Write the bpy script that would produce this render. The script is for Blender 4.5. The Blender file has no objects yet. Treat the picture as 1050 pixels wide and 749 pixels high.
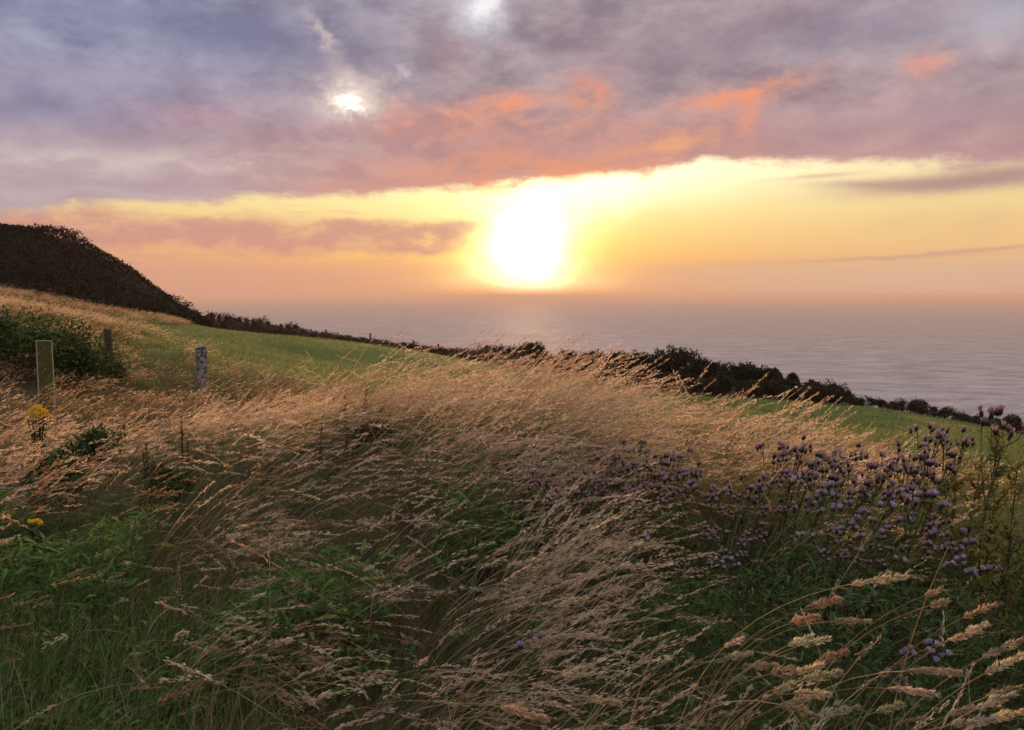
import bpy, math, random
import numpy as np
from mathutils import Vector, Matrix, Euler

random.seed(11)
rng = np.random.default_rng(11)
R = math.radians
scene = bpy.context.scene
col = scene.collection

# ------------------------------------------------------------------ camera
EYE = 1.70
F = 824.0                        # focal length in pixels of the 1050 px wide photograph
PITCH = math.atan2(374.5 - 304.0, F)
cam_d = bpy.data.cameras.new('camera')
cam = bpy.data.objects.new('camera', cam_d)
col.objects.link(cam)
cam.location = (0, 0, EYE)
cam.rotation_euler = (R(90) - PITCH, 0, 0)
cam_d.sensor_width = 36.0
cam_d.lens = 36.0 * F / 1050.0
cam_d.clip_start = 0.02
cam_d.clip_end = 120000.0
scene.camera = cam

SUN_AZ, SUN_EL = 1.1, 3.4        # degrees: to the right of straight ahead, above the horizon

def ray(u, v):
    a, b = (u - 525.0) / F, (374.5 - v) / F
    return np.array([a, math.cos(PITCH) + b * math.sin(PITCH), -math.sin(PITCH) + b * math.cos(PITCH)])

def at(u, v, d):
    """point seen at (u, v) in the photograph, d metres ahead"""
    r = ray(u, v)
    return np.array([0, 0, EYE]) + r * (d / r[1])

def ae(u, v):
    r = ray(u, v); r = r / np.linalg.norm(r)
    return math.degrees(math.atan2(r[0], r[1])), math.degrees(math.asin(r[2]))

def lin(c):
    return tuple(((x / 255.0) / 12.92 if x / 255.0 <= 0.04045 else ((x / 255.0 + 0.055) / 1.055) ** 2.4) for x in c)

# ------------------------------------------------------------------ render settings
scene.view_settings.view_transform = 'Standard'
scene.view_settings.look = 'None'
scene.view_settings.exposure = 0.0
scene.view_settings.gamma = 1.0
scene.view_settings.use_curve_mapping = False
scene.render.engine = 'CYCLES'
cy = scene.cycles
cy.use_denoising = True
cy.max_bounces = 6
cy.diffuse_bounces = 3
cy.glossy_bounces = 2
cy.transmission_bounces = 4
cy.volume_bounces = 0
cy.transparent_max_bounces = 8
cy.sample_clamp_indirect = 4.0

# ------------------------------------------------------------------ node helper
class G:
    """tiny expression builder for shader nodes"""
    def __init__(self, tree): self.t = tree
    def new(self, kind, **kw):
        n = self.t.nodes.new(kind)
        for k, v in kw.items(): setattr(n, k, v)
        return n
    def put(self, sock, v):
        if isinstance(v, (int, float)): sock.default_value = float(v)
        elif isinstance(v, (tuple, list)):
            sock.default_value = tuple(v) + ((1.0,) if len(sock.default_value) == 4 and len(v) == 3 else ())
        else: self.t.links.new(v, sock)
    def m(self, op, a, b=0.0, c=None, clamp=False):
        n = self.new('ShaderNodeMath', operation=op, use_clamp=clamp)
        self.put(n.inputs[0], a); self.put(n.inputs[1], b)
        if c is not None: self.put(n.inputs[2], c)
        return n.outputs[0]
    def add(self, a, b): return self.m('ADD', a, b)
    def sub(self, a, b): return self.m('SUBTRACT', a, b)
    def mul(self, a, b): return self.m('MULTIPLY', a, b)
    def div(self, a, b): return self.m('DIVIDE', a, b)
    def sstep(self, x, lo, hi, o0=0.0, o1=1.0):
        n = self.new('ShaderNodeMapRange', interpolation_type='SMOOTHSTEP')
        self.put(n.inputs['Value'], x); self.put(n.inputs['From Min'], lo); self.put(n.inputs['From Max'], hi)
        self.put(n.inputs['To Min'], o0); self.put(n.inputs['To Max'], o1)
        return n.outputs[0]
    def gauss(self, x):            # exp(-x^2)
        return self.m('POWER', math.e, self.mul(-1.0, self.mul(x, x)))
    def ramp(self, x, stops, colour=True):
        n = self.new('ShaderNodeValToRGB')
        el = n.color_ramp.elements
        while len(el) < len(stops): el.new(0.5)
        for e, (p, c) in zip(el, stops):
            e.position = p
            e.color = (*c, 1) if colour else (c, c, c, 1)
        self.put(n.inputs[0], x)
        return n.outputs[0]
    def xyz(self, x, y, z=0.0):
        n = self.new('ShaderNodeCombineXYZ')
        self.put(n.inputs[0], x); self.put(n.inputs[1], y); self.put(n.inputs[2], z)
        return n.outputs[0]
    def noise(self, vec, scale, detail=4.0, rough=0.55, dist=0.0, colour=False):
        n = self.new('ShaderNodeTexNoise')
        self.put(n.inputs['Vector'], vec); self.put(n.inputs['Scale'], scale)
        self.put(n.inputs['Detail'], detail); self.put(n.inputs['Roughness'], rough)
        self.put(n.inputs['Distortion'], dist)
        return n.outputs['Color' if colour else 'Fac']
    def mix(self, fac, a, b, mode='MIX'):
        n = self.new('ShaderNodeMix', data_type='RGBA', blend_type=mode)
        n.clamp_factor = True
        self.put(n.inputs[0], fac); self.put(n.inputs[6], a); self.put(n.inputs[7], b)
        return n.outputs[2]

# ------------------------------------------------------------------ sky
world = bpy.data.worlds.new('World')
scene.world = world
world.use_nodes = True
wt = world.node_tree
wt.nodes.clear()
g = G(wt)
tc = g.new('ShaderNodeTexCoord')
sp = g.new('ShaderNodeSeparateXYZ'); wt.links.new(tc.outputs['Generated'], sp.inputs[0])
dx, dy, dz = sp.outputs
el_ = g.mul(g.m('ARCSINE', dz), 180 / math.pi)          # elevation, degrees
az_ = g.mul(g.m('ARCTAN2', dx, dy), 180 / math.pi)      # azimuth, degrees (0 ahead, + right)
# cloud-layer coordinates: flatter towards the horizon
zz = g.m('MAXIMUM', g.add(dz, 0.10), 0.05)
cl = g.xyz(g.div(dx, zz), g.div(dy, zz), 0.0)
n_big = g.noise(cl, 0.9, 5.0, 0.55)
n_mid = g.noise(cl, 2.3, 6.0, 0.6, 0.4)
n_fine = g.noise(g.xyz(g.mul(az_, 0.10), g.mul(el_, 0.22), 3.7), 1.0, 7.0, 0.62, 0.15)
n_str = g.noise(g.xyz(g.mul(az_, 0.05), g.mul(el_, 0.55), 9.1), 1.0, 6.0, 0.6, 0.2)
n_f2 = g.noise(g.xyz(g.mul(az_, 0.26), g.mul(el_, 0.50), 6.2), 1.0, 7.0, 0.62, 0.12)
w_col = g.noise(g.xyz(g.mul(az_, 0.22), g.mul(el_, 0.38), 1.3), 1.0, 5.0, 0.6, 0.0, True)
sw = g.new('ShaderNodeSeparateXYZ'); wt.links.new(w_col, sw.inputs[0])
WARP = 4.2
azw = g.add(az_, g.mul(g.sub(sw.outputs[0], 0.5), WARP))
elw = g.add(el_, g.mul(g.sub(sw.outputs[1], 0.5), WARP * 0.6))
c = lin
w_f = g.noise(g.xyz(g.mul(az_, 0.75), g.mul(el_, 1.0), 5.3), 1.0, 5.0, 0.65, 0.0, True)
sf = g.new('ShaderNodeSeparateXYZ'); wt.links.new(w_f, sf.inputs[0])
azf = g.add(az_, g.mul(g.sub(sf.outputs[0], 0.5), 3.0)); elf = g.add(el_, g.mul(g.sub(sf.outputs[1], 0.5), 2.2))
# clear air below the cloud deck
clear = g.ramp(g.m('DIVIDE', el_, 20.0, clamp=True), [
    (0.0, c((205, 150, 134))), (0.05, c((222, 160, 130))), (0.12, c((246, 184, 122))),
    (0.20, c((251, 208, 136))), (0.30, c((255, 228, 158))), (0.42, c((255, 240, 192))), (0.52, c((255, 246, 206))), (1.0, c((190, 180, 190)))])
# towards the right the low sky is paler, towards the left pinker
clear = g.mix(g.mul(g.sstep(az_, 8.0, 32.0), g.sstep(el_, 7.0, 2.0, 0.25, 0.55)), clear, c((236, 194, 150)))
clear = g.mix(g.mul(g.sstep(az_, -6.0, -30.0), g.sstep(el_, 8.0, 1.0, 0.10, 0.55)), clear, c((224, 162, 138)))
# haze bank just over the sea
bank = g.sstep(g.add(el_, g.mul(g.sub(n_str, 0.5), 1.1)), 3.0, 1.6)
clear = g.mix(g.mul(bank, 0.62), clear, g.mix(g.sstep(az_, 4.0, 22.0), c((216, 162, 138)), c((218, 182, 156))))
# long low cloud reaching in from the left
lo = g.add(elw, g.mul(g.sub(n_str, 0.5), 2.2))
lowc = g.mul(g.mul(g.sstep(lo, 2.3, 3.3), g.sstep(lo, 5.5, 4.6)), g.sstep(g.add(azw, g.mul(lo, -0.9)), -4.6, -9.0))
strk = g.mul(g.mul(g.sstep(n_str, 0.50, 0.66), g.sstep(az_, 2.0, -12.0)), g.sstep(el_, 1.0, 3.0))

def blob(u, v, ru, rv, rot=0.0, soft=1.0, calm=False):
    """warped gaussian spot centred where the photograph shows it; radii in photograph pixels"""
    a0, e0 = ae(u, v)
    k = 180 / math.pi / F
    x, y = (g.sub(azw, a0), g.sub(elw, e0)) if max(ru, rv) > 50 else (g.sub(azf, a0), g.sub(elf, e0))
    if calm: x, y = g.sub(g.add(g.mul(az_, .7), g.mul(azf, .3)), a0), g.sub(g.add(g.mul(el_, .82), g.mul(elf, .18)), e0)
    cr, sr = math.cos(R(rot)), math.sin(R(rot))
    xr = g.add(g.mul(x, cr), g.mul(y, sr)); yr = g.sub(g.mul(y, cr), g.mul(x, sr))
    q = g.add(g.m('POWER', g.m('ABSOLUTE', g.div(xr, ru * k)), 2.0), g.m('POWER', g.m('ABSOLUTE', g.div(yr, rv * k)), 2.0))
    return g.m('POWER', math.e, g.mul(q, -soft))

# sun glow (veiled low sun)
sd = (math.sin(R(SUN_AZ)) * math.cos(R(SUN_EL)), math.cos(R(SUN_AZ)) * math.cos(R(SUN_EL)), math.sin(R(SUN_EL)))
dn = g.new('ShaderNodeVectorMath', operation='DOT_PRODUCT')
wt.links.new(tc.outputs['Generated'], dn.inputs[0]); dn.inputs[1].default_value = sd
rs = g.mul(g.m('ARCCOSINE', g.m('MINIMUM', dn.outputs['Value'], 1.0)), 180 / math.pi)
low = g.sstep(el_, -1.4, 0.3)
def scaled(col_, fac):
    n = g.new('ShaderNodeVectorMath', operation='SCALE'); n.inputs[0].default_value = col_; g.put(n.inputs['Scale'], fac)
    return n.outputs[0]
def vadd(a, b):
    n = g.new('ShaderNodeVectorMath', operation='ADD'); g.put(n.inputs[0], a); g.put(n.inputs[1], b)
    return n.outputs[0]
rs = g.m('MAXIMUM', 0.0, g.add(rs, g.add(g.mul(g.sub(n_fine, 0.5), 2.6), g.add(g.mul(g.sub(n_f2, 0.5), 1.7), g.mul(g.sub(sf.outputs[2], 0.5), 1.4)))))
core = g.mul(g.gauss(g.div(rs, 2.45)), low)
halo = g.mul(g.gauss(g.div(rs, 5.6)), g.sstep(el_, -0.8, 1.6))
wide = g.gauss(g.div(rs, 13.0))
clear = vadd(clear, scaled((2.2, 2.0, 1.5), core))
clear = vadd(clear, scaled((0.75, 0.62, 0.40), g.mul(g.gauss(g.div(rs, 4.6)), low)))
clear = vadd(clear, scaled((0.30, 0.27, 0.20), blob(640, 195, 190, 30, 5)))
clear = vadd(clear, scaled((0.30, 0.30, 0.30), blob(600, 200, 80, 24, 12)))
clear = vadd(clear, scaled((0.40, 0.24, -0.14), halo))
clear = vadd(clear, scaled((0.10, 0.06, -0.02), g.mul(wide, g.sstep(el_, 12.0, 2.0))))
clear = g.mix(g.mul(g.gauss(g.div(g.sub(az_, SUN_AZ), 7.5)), g.sstep(el_, 1.1, -0.4)), clear, c((238, 140, 62)))

# grey streaks in the bright gap at the right
for (u, v, ru, rv, rot, k) in [(985, 186, 92, 8.5, 2.5, 1.0), (1040, 180, 60, 9, 3, .9), (905, 189, 60, 4, -2, .7), (838, 181, 36, 2.6, 2, .5),
                               (1000, 257, 80, 2.0, 3.5, .5), (880, 266, 120, 2.0, 1.5, .30), (930, 225, 30, 8, 8, .12), (470, 229, 30, 6, 3, .5), (1010, 225, 30, 12, 8, .12)]:
    clear = g.mix(g.mul(blob(u, v, ru, rv, rot, 1.0, True), k), clear, c((184, 148, 140)))

clear = g.mix(g.mul(strk, 0.55), clear, c((222, 160, 146)))
clear = g.mix(g.mul(lowc, g.sstep(n_f2, 0.34, 0.54, 0.45, 0.88)), clear, c((208, 148, 138)))
# cloud deck
edge = g.mul(g.ramp(g.m('DIVIDE', g.add(az_, 40.0), 80.0, clamp=True), [
    (0.0, 0.11), (0.10, 0.15), (0.194, 0.195), (0.31, 0.218), (0.39, 0.232), (0.47, 0.243), (0.53, 0.262), (0.60, 0.275), (0.666, 0.292), (0.77, 0.278), (0.906, 0.250), (1.0, 0.24)], False), 30.0)
ed = g.add(g.sub(el_, edge), g.add(g.mul(g.sub(n_f2, 0.5), 2.6), g.add(g.mul(g.sub(n_fine, 0.5), 2.0), g.mul(g.sub(n_str, 0.5), 1.8))))   # degrees above the ragged lower edge
deck = g.sstep(ed, -0.35, 0.75)
shade = g.add(g.mul(g.sub(n_big, 0.5), 1.4), g.add(g.mul(g.sub(n_f2, 0.5), 2.6), g.mul(g.sub(n_fine, 0.5), 1.5)))
dcol = g.mix(g.m('ADD', 0.5, shade, clamp=True), c((142, 127, 139)), c((192, 174, 178)))
# bluer and darker to the upper left, warmer and pinker lower down
dcol = g.mix(g.mul(g.sstep(g.add(az_, g.mul(el_, -0.9)), -12.0, -44.0), 0.75), dcol, g.mix(g.m('ADD', 0.5, shade, clamp=True), c((112, 119, 154)), c((158, 166, 196))))
dcol = g.mix(g.mul(g.sstep(el_, 20.0, 32.0), 0.8), dcol, g.mix(g.m('ADD', 0.5, shade, clamp=True), c((112, 112, 140)), c((165, 165, 190))))
dcol = g.mix(g.mul(g.sstep(el_, 16.0, 8.0), g.sstep(az_, -26.0, -10.0, 0.30, 0.60)), dcol, c((204, 148, 146)))
dcol = g.mix(g.mul(g.sstep(az_, -8.0, -24.0), g.mul(g.sstep(el_, 11.5, 8.5), 0.45)), dcol, c((205, 178, 174)))
# orange under-lighting near the sun
und = g.mul(g.sstep(g.add(ed, g.mul(g.sub(n_mid, 0.5), 3.0)), 4.6, 0.4), g.gauss(g.div(g.sub(az_, 2.5), 15.0)))
dcol = g.mix(g.mul(und, g.sstep(n_f2, 0.35, 0.62, 0.15, 0.9)), dcol, c((236, 152, 112)))
for (u, v, ru, rv, rot, k, cc) in [
    (765, 95, 55, 11, 8, .95, (246, 158, 118)), (768, 122, 12, 26, 0, .75, (240, 156, 120)), (605, 100, 26, 22, 0, .8, (240, 152, 118)),
    (520, 108, 40, 14, 6, .85, (246, 158, 122)), (440, 128, 60, 11, 4, .9, (244, 162, 130)), (402, 122, 16, 26, 0, .6, (236, 164, 142)),
    (460, 54, 18, 18, 0, .65, (224, 158, 150)), (950, 64, 18, 11, 0, .85, (232, 160, 142)), (195, 118, 34, 10, 0, .55, (206, 150, 158)),
    (585, 130, 60, 12, 4, .6, (240, 158, 122)), (690, 150, 40, 10, 8, .7, (250, 178, 120)), (880, 118, 60, 12, 6, .3, (214, 164, 152)),
    (60, 165, 90, 12, 3, .8, (214, 196, 194)), (210, 172, 120, 11, 3, .8, (216, 196, 190)), (60, 200, 120, 12, 2, .6, (204, 182, 186)), (330, 150, 80, 10, 5, .5, (206, 178, 176)), (160, 192, 90, 6, 2, .5, (176, 150, 160)), (80, 80, 90, 26, 14, .35, (168, 160, 186)),
    (270, 50, 80, 30, 0, .4, (128, 130, 162)), (150, 18, 130, 16, 0, .45, (124, 130, 166)), (40, 110, 60, 20, 0, .4, (126, 126, 158)),
    (705, 45, 130, 22, 4, .45, (158, 132, 144)), (900, 30, 130, 22, 4, .4, (146, 138, 160)), (390, 70, 50, 30, 10, .4, (150, 142, 158)),
    (1030, 12, 36, 22, 0, .55, (186, 186, 202)), (990, 110, 80, 18, 4, .35, (160, 146, 158)), (850, 140, 120, 12, 2, .4, (176, 142, 148)),
    (492, 14, 26, 22, 20, .85, (214, 212, 222)), (498, 4, 12, 10, 0, .8, (236, 232, 234)), (418, 74, 9, 10, -20, .8, (222, 214, 216)),
    (345, 60, 9, 46, 33, .5, (206, 186, 184)), (330, 32, 6, 16, 36, .6, (218, 200, 194)), (376, 90, 30, 12, -10, .6, (222, 200, 192)), (340, 98, 14, 12, 0, .6, (222, 200, 192)),
    (358, 104, 24, 15, 0, .9, (252, 232, 214))]:
    dcol = g.mix(g.mul(blob(u, v, ru, rv, rot), g.sstep(n_f2, .40, .58, .30 * k, k) if cc[0] > 200 and v > 40 and (u, v) != (358, 104) else k), dcol, c(cc))
dcol = vadd(dcol, scaled((1.3, 1.2, 1.05), blob(358, 105, 13, 9.5, 0, 1.5)))
dcol = vadd(dcol, scaled((.22, .22, .22), blob(492, 10, 16, 13, 0)))
skyc = g.mix(deck, clear, dcol)
# bright rim at the broken lower edge of the deck
rim = g.mul(g.gauss(g.div(g.add(ed, 0.3), 0.7)), g.gauss(g.div(g.sub(az_, 5.0), 14.0)))
# added brightness in the unseen upper sky, as fill light for the foreground
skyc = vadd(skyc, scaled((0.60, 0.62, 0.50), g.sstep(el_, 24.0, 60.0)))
skyc = vadd(skyc, scaled((0.28, 0.20, 0.06), rim))

nis = g.new('ShaderNodeTexSky', sky_type='NISHITA')
nis.sun_disc = False
nis.sun_elevation = R(SUN_EL); nis.sun_rotation = R(SUN_AZ)
bg0 = g.new('ShaderNodeBackground'); wt.links.new(nis.outputs[0], bg0.inputs[0]); bg0.inputs[1].default_value = 0.05
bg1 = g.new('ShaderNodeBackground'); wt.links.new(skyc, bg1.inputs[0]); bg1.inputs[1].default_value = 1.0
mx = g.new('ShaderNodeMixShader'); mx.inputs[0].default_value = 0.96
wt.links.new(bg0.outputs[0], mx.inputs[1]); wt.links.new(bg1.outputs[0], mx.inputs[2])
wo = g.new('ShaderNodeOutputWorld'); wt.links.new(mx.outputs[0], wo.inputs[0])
world.cycles.sampling_method = 'MANUAL'
world.cycles.sample_map_resolution = 1024

sun_d = bpy.data.lights.new('sun', 'SUN')
sun_d.energy = 4.2
sun_d.angle = R(0.6)
sun_d.color = (1.0, 0.54, 0.24)
sun = bpy.data.objects.new('sun', sun_d); col.objects.link(sun)
sun.rotation_euler = Vector(sd).to_track_quat('Z', 'Y').to_euler()

# ------------------------------------------------------------------ materials
def mat(name):
    m = bpy.data.materials.new(name); m.use_nodes = True
    m.node_tree.nodes.clear()
    return m, G(m.node_tree)

def finish(g, shader, disp=None):
    o = g.new('ShaderNodeOutputMaterial'); g.t.links.new(shader, o.inputs['Surface'])

def principled(g, colour, rough=0.7, spec=0.3, normal=None, metal=0.0):
    p = g.new('ShaderNodeBsdfPrincipled')
    g.put(p.inputs['Base Color'], colour); g.put(p.inputs['Roughness'], rough)
    g.put(p.inputs['Specular IOR Level'], spec); g.put(p.inputs['Metallic'], metal)
    if normal is not None: g.t.links.new(normal, p.inputs['Normal'])
    return p.outputs[0]

def plant_mat(name, trans=0.4, spec=0.2, gain=1.0):
    """leaf-like surface: the colour of each blade comes from its own tint attribute; lets some light through"""
    m, g = mat(name)
    a = g.new('ShaderNodeAttribute', attribute_name='tint')
    tcn = g.new('ShaderNodeTexCoord')
    n = g.noise(tcn.outputs['Object'], 35.0, 2.0, 0.5)
    k = g.sstep(n, 0.25, 0.75, 0.78 * gain, 1.2 * gain)
    sc = g.new('ShaderNodeVectorMath', operation='SCALE'); g.t.links.new(a.outputs['Color'], sc.inputs[0]); g.put(sc.inputs['Scale'], k)
    p = principled(g, sc.outputs[0], 0.65, spec)
    t = g.new('ShaderNodeBsdfTranslucent'); g.t.links.new(sc.outputs[0], t.inputs[0])
    mx = g.new('ShaderNodeMixShader'); mx.inputs[0].default_value = trans
    g.t.links.new(p, mx.inputs[1]); g.t.links.new(t.outputs[0], mx.inputs[2])
    finish(g, mx.outputs[0])
    return m

M = {}
M['straw'] = plant_mat('dry_grass', 0.58, 0.25)
M['leaf'] = plant_mat('green_leaf', 0.35, 0.2)
M['scrub'] = plant_mat('scrub_leaf', 0.08, 0.04)
M['flower'] = plant_mat('petal', 0.40, 0.1)

def wood(name, a, b, patch=None):
    m, g = mat(name)
    tcn = g.new('ShaderNodeTexCoord')
    mp = g.new('ShaderNodeMapping'); g.t.links.new(tcn.outputs['Object'], mp.inputs[0]); mp.inputs['Scale'].default_value = (1, 1, 0.08)
    n = g.noise(mp.outputs[0], 60.0, 6.0, 0.65, 0.4)
    cc = g.mix(g.sstep(n, 0.3, 0.7), a, b)
    if patch:
        n2 = g.noise(tcn.outputs['Object'], 13.0, 5.0, 0.7, 0.1)
        cc = g.mix(g.sstep(n2, 0.42, 0.58, 0.0, 0.9), cc, patch)
    bp = g.new('ShaderNodeBump'); bp.inputs['Strength'].default_value = 0.5; bp.inputs['Distance'].default_value = 0.01
    g.t.links.new(n, bp.inputs['Height'])
    finish(g, principled(g, cc, 0.85, 0.1, bp.outputs[0]))
    return m
M['wood'] = wood('weathered_wood', (0.05, 0.035, 0.03), (0.12, 0.09, 0.075))
M['wood_lichen'] = wood('lichened_wood', (0.06, 0.045, 0.045), (0.14, 0.11, 0.11), (0.42, 0.38, 0.37))
M['bark'] = wood('bark', (0.03, 0.022, 0.018), (0.07, 0.05, 0.04))

def ground_mat():
    m, g = mat('turf')
    geo = g.new('ShaderNodeNewGeometry')
    s = g.new('ShaderNodeSeparateXYZ'); g.t.links.new(geo.outputs['Position'], s.inputs[0])
    n1 = g.noise(geo.outputs['Position'], 0.22, 5.0, 0.6)
    n2 = g.noise(geo.outputs['Position'], 2.6, 6.0, 0.65)
    n3 = g.noise(geo.outputs['Position'], 18.0, 4.0, 0.7)
    green = g.mix(g.sstep(n1, 0.35, 0.65), (0.12, 0.18, 0.03), (0.18, 0.23, 0.05))
    green = g.mix(g.sstep(n2, 0.35, 0.70, 0.0, 0.85), green, (0.19, 0.165, 0.07))
    green = g.mix(g.sstep(n3, 0.4, 0.7, 0.0, 0.45), green, (0.05, 0.075, 0.02))
    rough = g.mix(g.sstep(n2, 0.3, 0.7), (0.05, 0.05, 0.024), (0.15, 0.10, 0.055))
    # mown field beyond the bank, rough ground in front of it
    near = g.sstep(g.add(s.outputs[1], g.mul(g.sub(n1, 0.5), 8.0)), 26.0, 19.0)
    left = g.sstep(g.add(g.sub(s.outputs[0], g.mul(s.outputs[1], -0.42)), g.mul(g.sub(n1, 0.5), 6.0)), -1.5, -4.5)
    cc = g.mix(g.m('MAXIMUM', near, left), green, rough)
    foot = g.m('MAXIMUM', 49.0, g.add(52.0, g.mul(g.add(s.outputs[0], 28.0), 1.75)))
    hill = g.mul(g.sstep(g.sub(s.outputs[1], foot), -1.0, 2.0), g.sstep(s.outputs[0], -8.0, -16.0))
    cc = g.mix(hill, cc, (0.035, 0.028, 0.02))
    bp = g.new('ShaderNodeBump'); bp.inputs['Strength'].default_value = 0.8; bp.inputs['Distance'].default_value = 0.06
    g.t.links.new(n3, bp.inputs['Height'])
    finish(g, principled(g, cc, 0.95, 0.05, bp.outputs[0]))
    return m

def sea_mat():
    m, g = mat('sea_water')
    geo = g.new('ShaderNodeNewGeometry')
    mp = g.new('ShaderNodeMapping'); g.t.links.new(geo.outputs['Position'], mp.inputs[0]); mp.inputs['Scale'].default_value = (0.45, 1.0, 1.0)
    mp.inputs['Rotation'].default_value = (0, 0, R(12))
    n1 = g.noise(mp.outputs[0], 0.055, 4.0, 0.6)
    n2 = g.noise(mp.outputs[0], 0.35, 5.0, 0.65)
    n3 = g.noise(mp.outputs[0], 0.012, 4.0, 0.6)
    b1 = g.new('ShaderNodeBump'); b1.inputs['Strength'].default_value = 1.0; b1.inputs['Distance'].default_value = 5.0
    g.t.links.new(n1, b1.inputs['Height'])
    b2 = g.new('ShaderNodeBump'); b2.inputs['Strength'].default_value = 1.0; b2.inputs['Distance'].default_value = 2.4
    g.t.links.new(n2, b2.inputs['Height']); g.t.links.new(b1.outputs[0], b2.inputs['Normal'])
    cc = g.mix(g.sstep(n3, 0.4, 0.65), (0.060, 0.062, 0.085), (0.085, 0.085, 0.11))
    df = g.new('ShaderNodeBsdfDiffuse'); g.t.links.new(cc, df.inputs[0]); g.t.links.new(b2.outputs[0], df.inputs['Normal'])
    gl = g.new('ShaderNodeBsdfGlossy'); gl.inputs[0].default_value = (.76, .76, .80, 1); gl.inputs['Roughness'].default_value = .78
    g.t.links.new(b2.outputs[0], gl.inputs['Normal'])
    mx = g.new('ShaderNodeMixShader'); ruff = g.add(g.mul(n1, 0.55), g.mul(n2, 0.45))                  # wind-ruffled and slick streaks
    g.put(mx.inputs[0], g.sstep(ruff, 0.36, 0.64, 0.30, 0.60))
    g.t.links.new(df.outputs[0], mx.inputs[1]); g.t.links.new(gl.outputs[0], mx.inputs[2])
    finish(g, mx.outputs[0])
    return m
M['ground'] = ground_mat()
M['sea'] = sea_mat()

# ------------------------------------------------------------------ mesh helpers
def link(name, me, material, parent=None):
    o = bpy.data.objects.new(name, me); col.objects.link(o)
    if material is not None and not me.materials: me.materials.append(material)
    if parent is not None: o.parent = parent
    return o

class MB:
    """collects numpy geometry (quads and triangles with a tint per vertex) for ONE mesh"""
    def __init__(self): self.v, self.f, self.t, self.n = [], [], [], 0
    def add(self, v, f, tint=(0.5, 0.5, 0.5)):
        v = np.asarray(v, float).reshape(-1, 3); f = np.asarray(f, int)
        if f.shape[1] == 3: f = np.concatenate([f, -np.ones((len(f), 1), int) - self.n], 1)
        t = np.asarray(tint, float)
        if t.ndim == 1: t = np.broadcast_to(t, (len(v), 3))
        self.v.append(v); self.f.append(f + self.n); self.t.append(t); self.n += len(v)
    def mesh(self, name, smooth=False):
        v = np.concatenate(self.v); f = np.concatenate(self.f); t = np.concatenate(self.t)
        me = bpy.data.meshes.new(name)
        sizes = np.where(f[:, 3] < 0, 3, 4)
        idx = f.reshape(-1); idx = idx[idx >= 0]
        me.vertices.add(len(v)); me.vertices.foreach_set('co', v.astype(np.float32).ravel())
        me.loops.add(len(idx)); me.loops.foreach_set('vertex_index', idx.astype(np.int32))
        starts = np.concatenate([[0], np.cumsum(sizes)[:-1]])
        me.polygons.add(len(f))
        me.polygons.foreach_set('loop_start', starts.astype(np.int32))
        me.polygons.foreach_set('loop_total', sizes.astype(np.int32))
        me.polygons.foreach_set('use_smooth', np.full(len(f), smooth))
        at_ = me.attributes.new('tint', 'FLOAT_COLOR', 'POINT')
        at_.data.foreach_set('color', np.concatenate([t, np.ones((len(t), 1))], 1).astype(np.float32).ravel())
        me.update(calc_edges=True)
        return me
    def build(self, name, material, parent=None, smooth=False):
        return link(name, self.mesh(name, smooth), material, parent)
    # --- shapes
    def tube(self, pts, radii, tint=(0.5, 0.5, 0.5), n=6, cap=True):
        pts = np.asarray(pts, float); k = len(pts)
        tan = np.gradient(pts, axis=0); tan /= np.linalg.norm(tan, axis=1, keepdims=True) + 1e-9
        ref = np.array([1.0, 0, 0]) if abs(tan[0][0]) < 0.8 else np.array([0, 1.0, 0])
        a = np.cross(tan, ref); a /= np.linalg.norm(a, axis=1, keepdims=True); b = np.cross(tan, a)
        th = np.arange(n) * 2 * math.pi / n
        radii = np.broadcast_to(np.asarray(radii, float), (k,))
        v = pts[:, None] + radii[:, None, None] * (np.cos(th)[None, :, None] * a[:, None] + np.sin(th)[None, :, None] * b[:, None])
        f = [[i * n + j, i * n + (j + 1) % n, (i + 1) * n + (j + 1) % n, (i + 1) * n + j] for i in range(k - 1) for j in range(n)]
        self.add(v.reshape(-1, 3), f, tint)
        if cap:
            m = self.n
            self.add(np.concatenate([v[-1], pts[-1:]]), [[j, (j + 1) % n, n] for j in range(n)], tint)

def curve_pts(base, H, phi, th0, th1, pw, nseg):
    """N bent stems: positions (N, nseg+1, 3) and unit tangents"""
    N = len(base)
    t = np.linspace(0, 1, nseg + 1)
    th = th0[:, None] + (th1 - th0)[:, None] * t[None] ** pw[:, None]
    tan = np.stack([np.sin(th) * np.cos(phi)[:, None], np.sin(th) * np.sin(phi)[:, None], np.cos(th)], -1)
    step = (tan[:, 1:] + tan[:, :-1]) * 0.5 * (H / nseg)[:, None, None]
    pos = np.concatenate([np.zeros((N, 1, 3)), np.cumsum(step, 1)], 1) + base[:, None]
    return pos, tan

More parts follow.
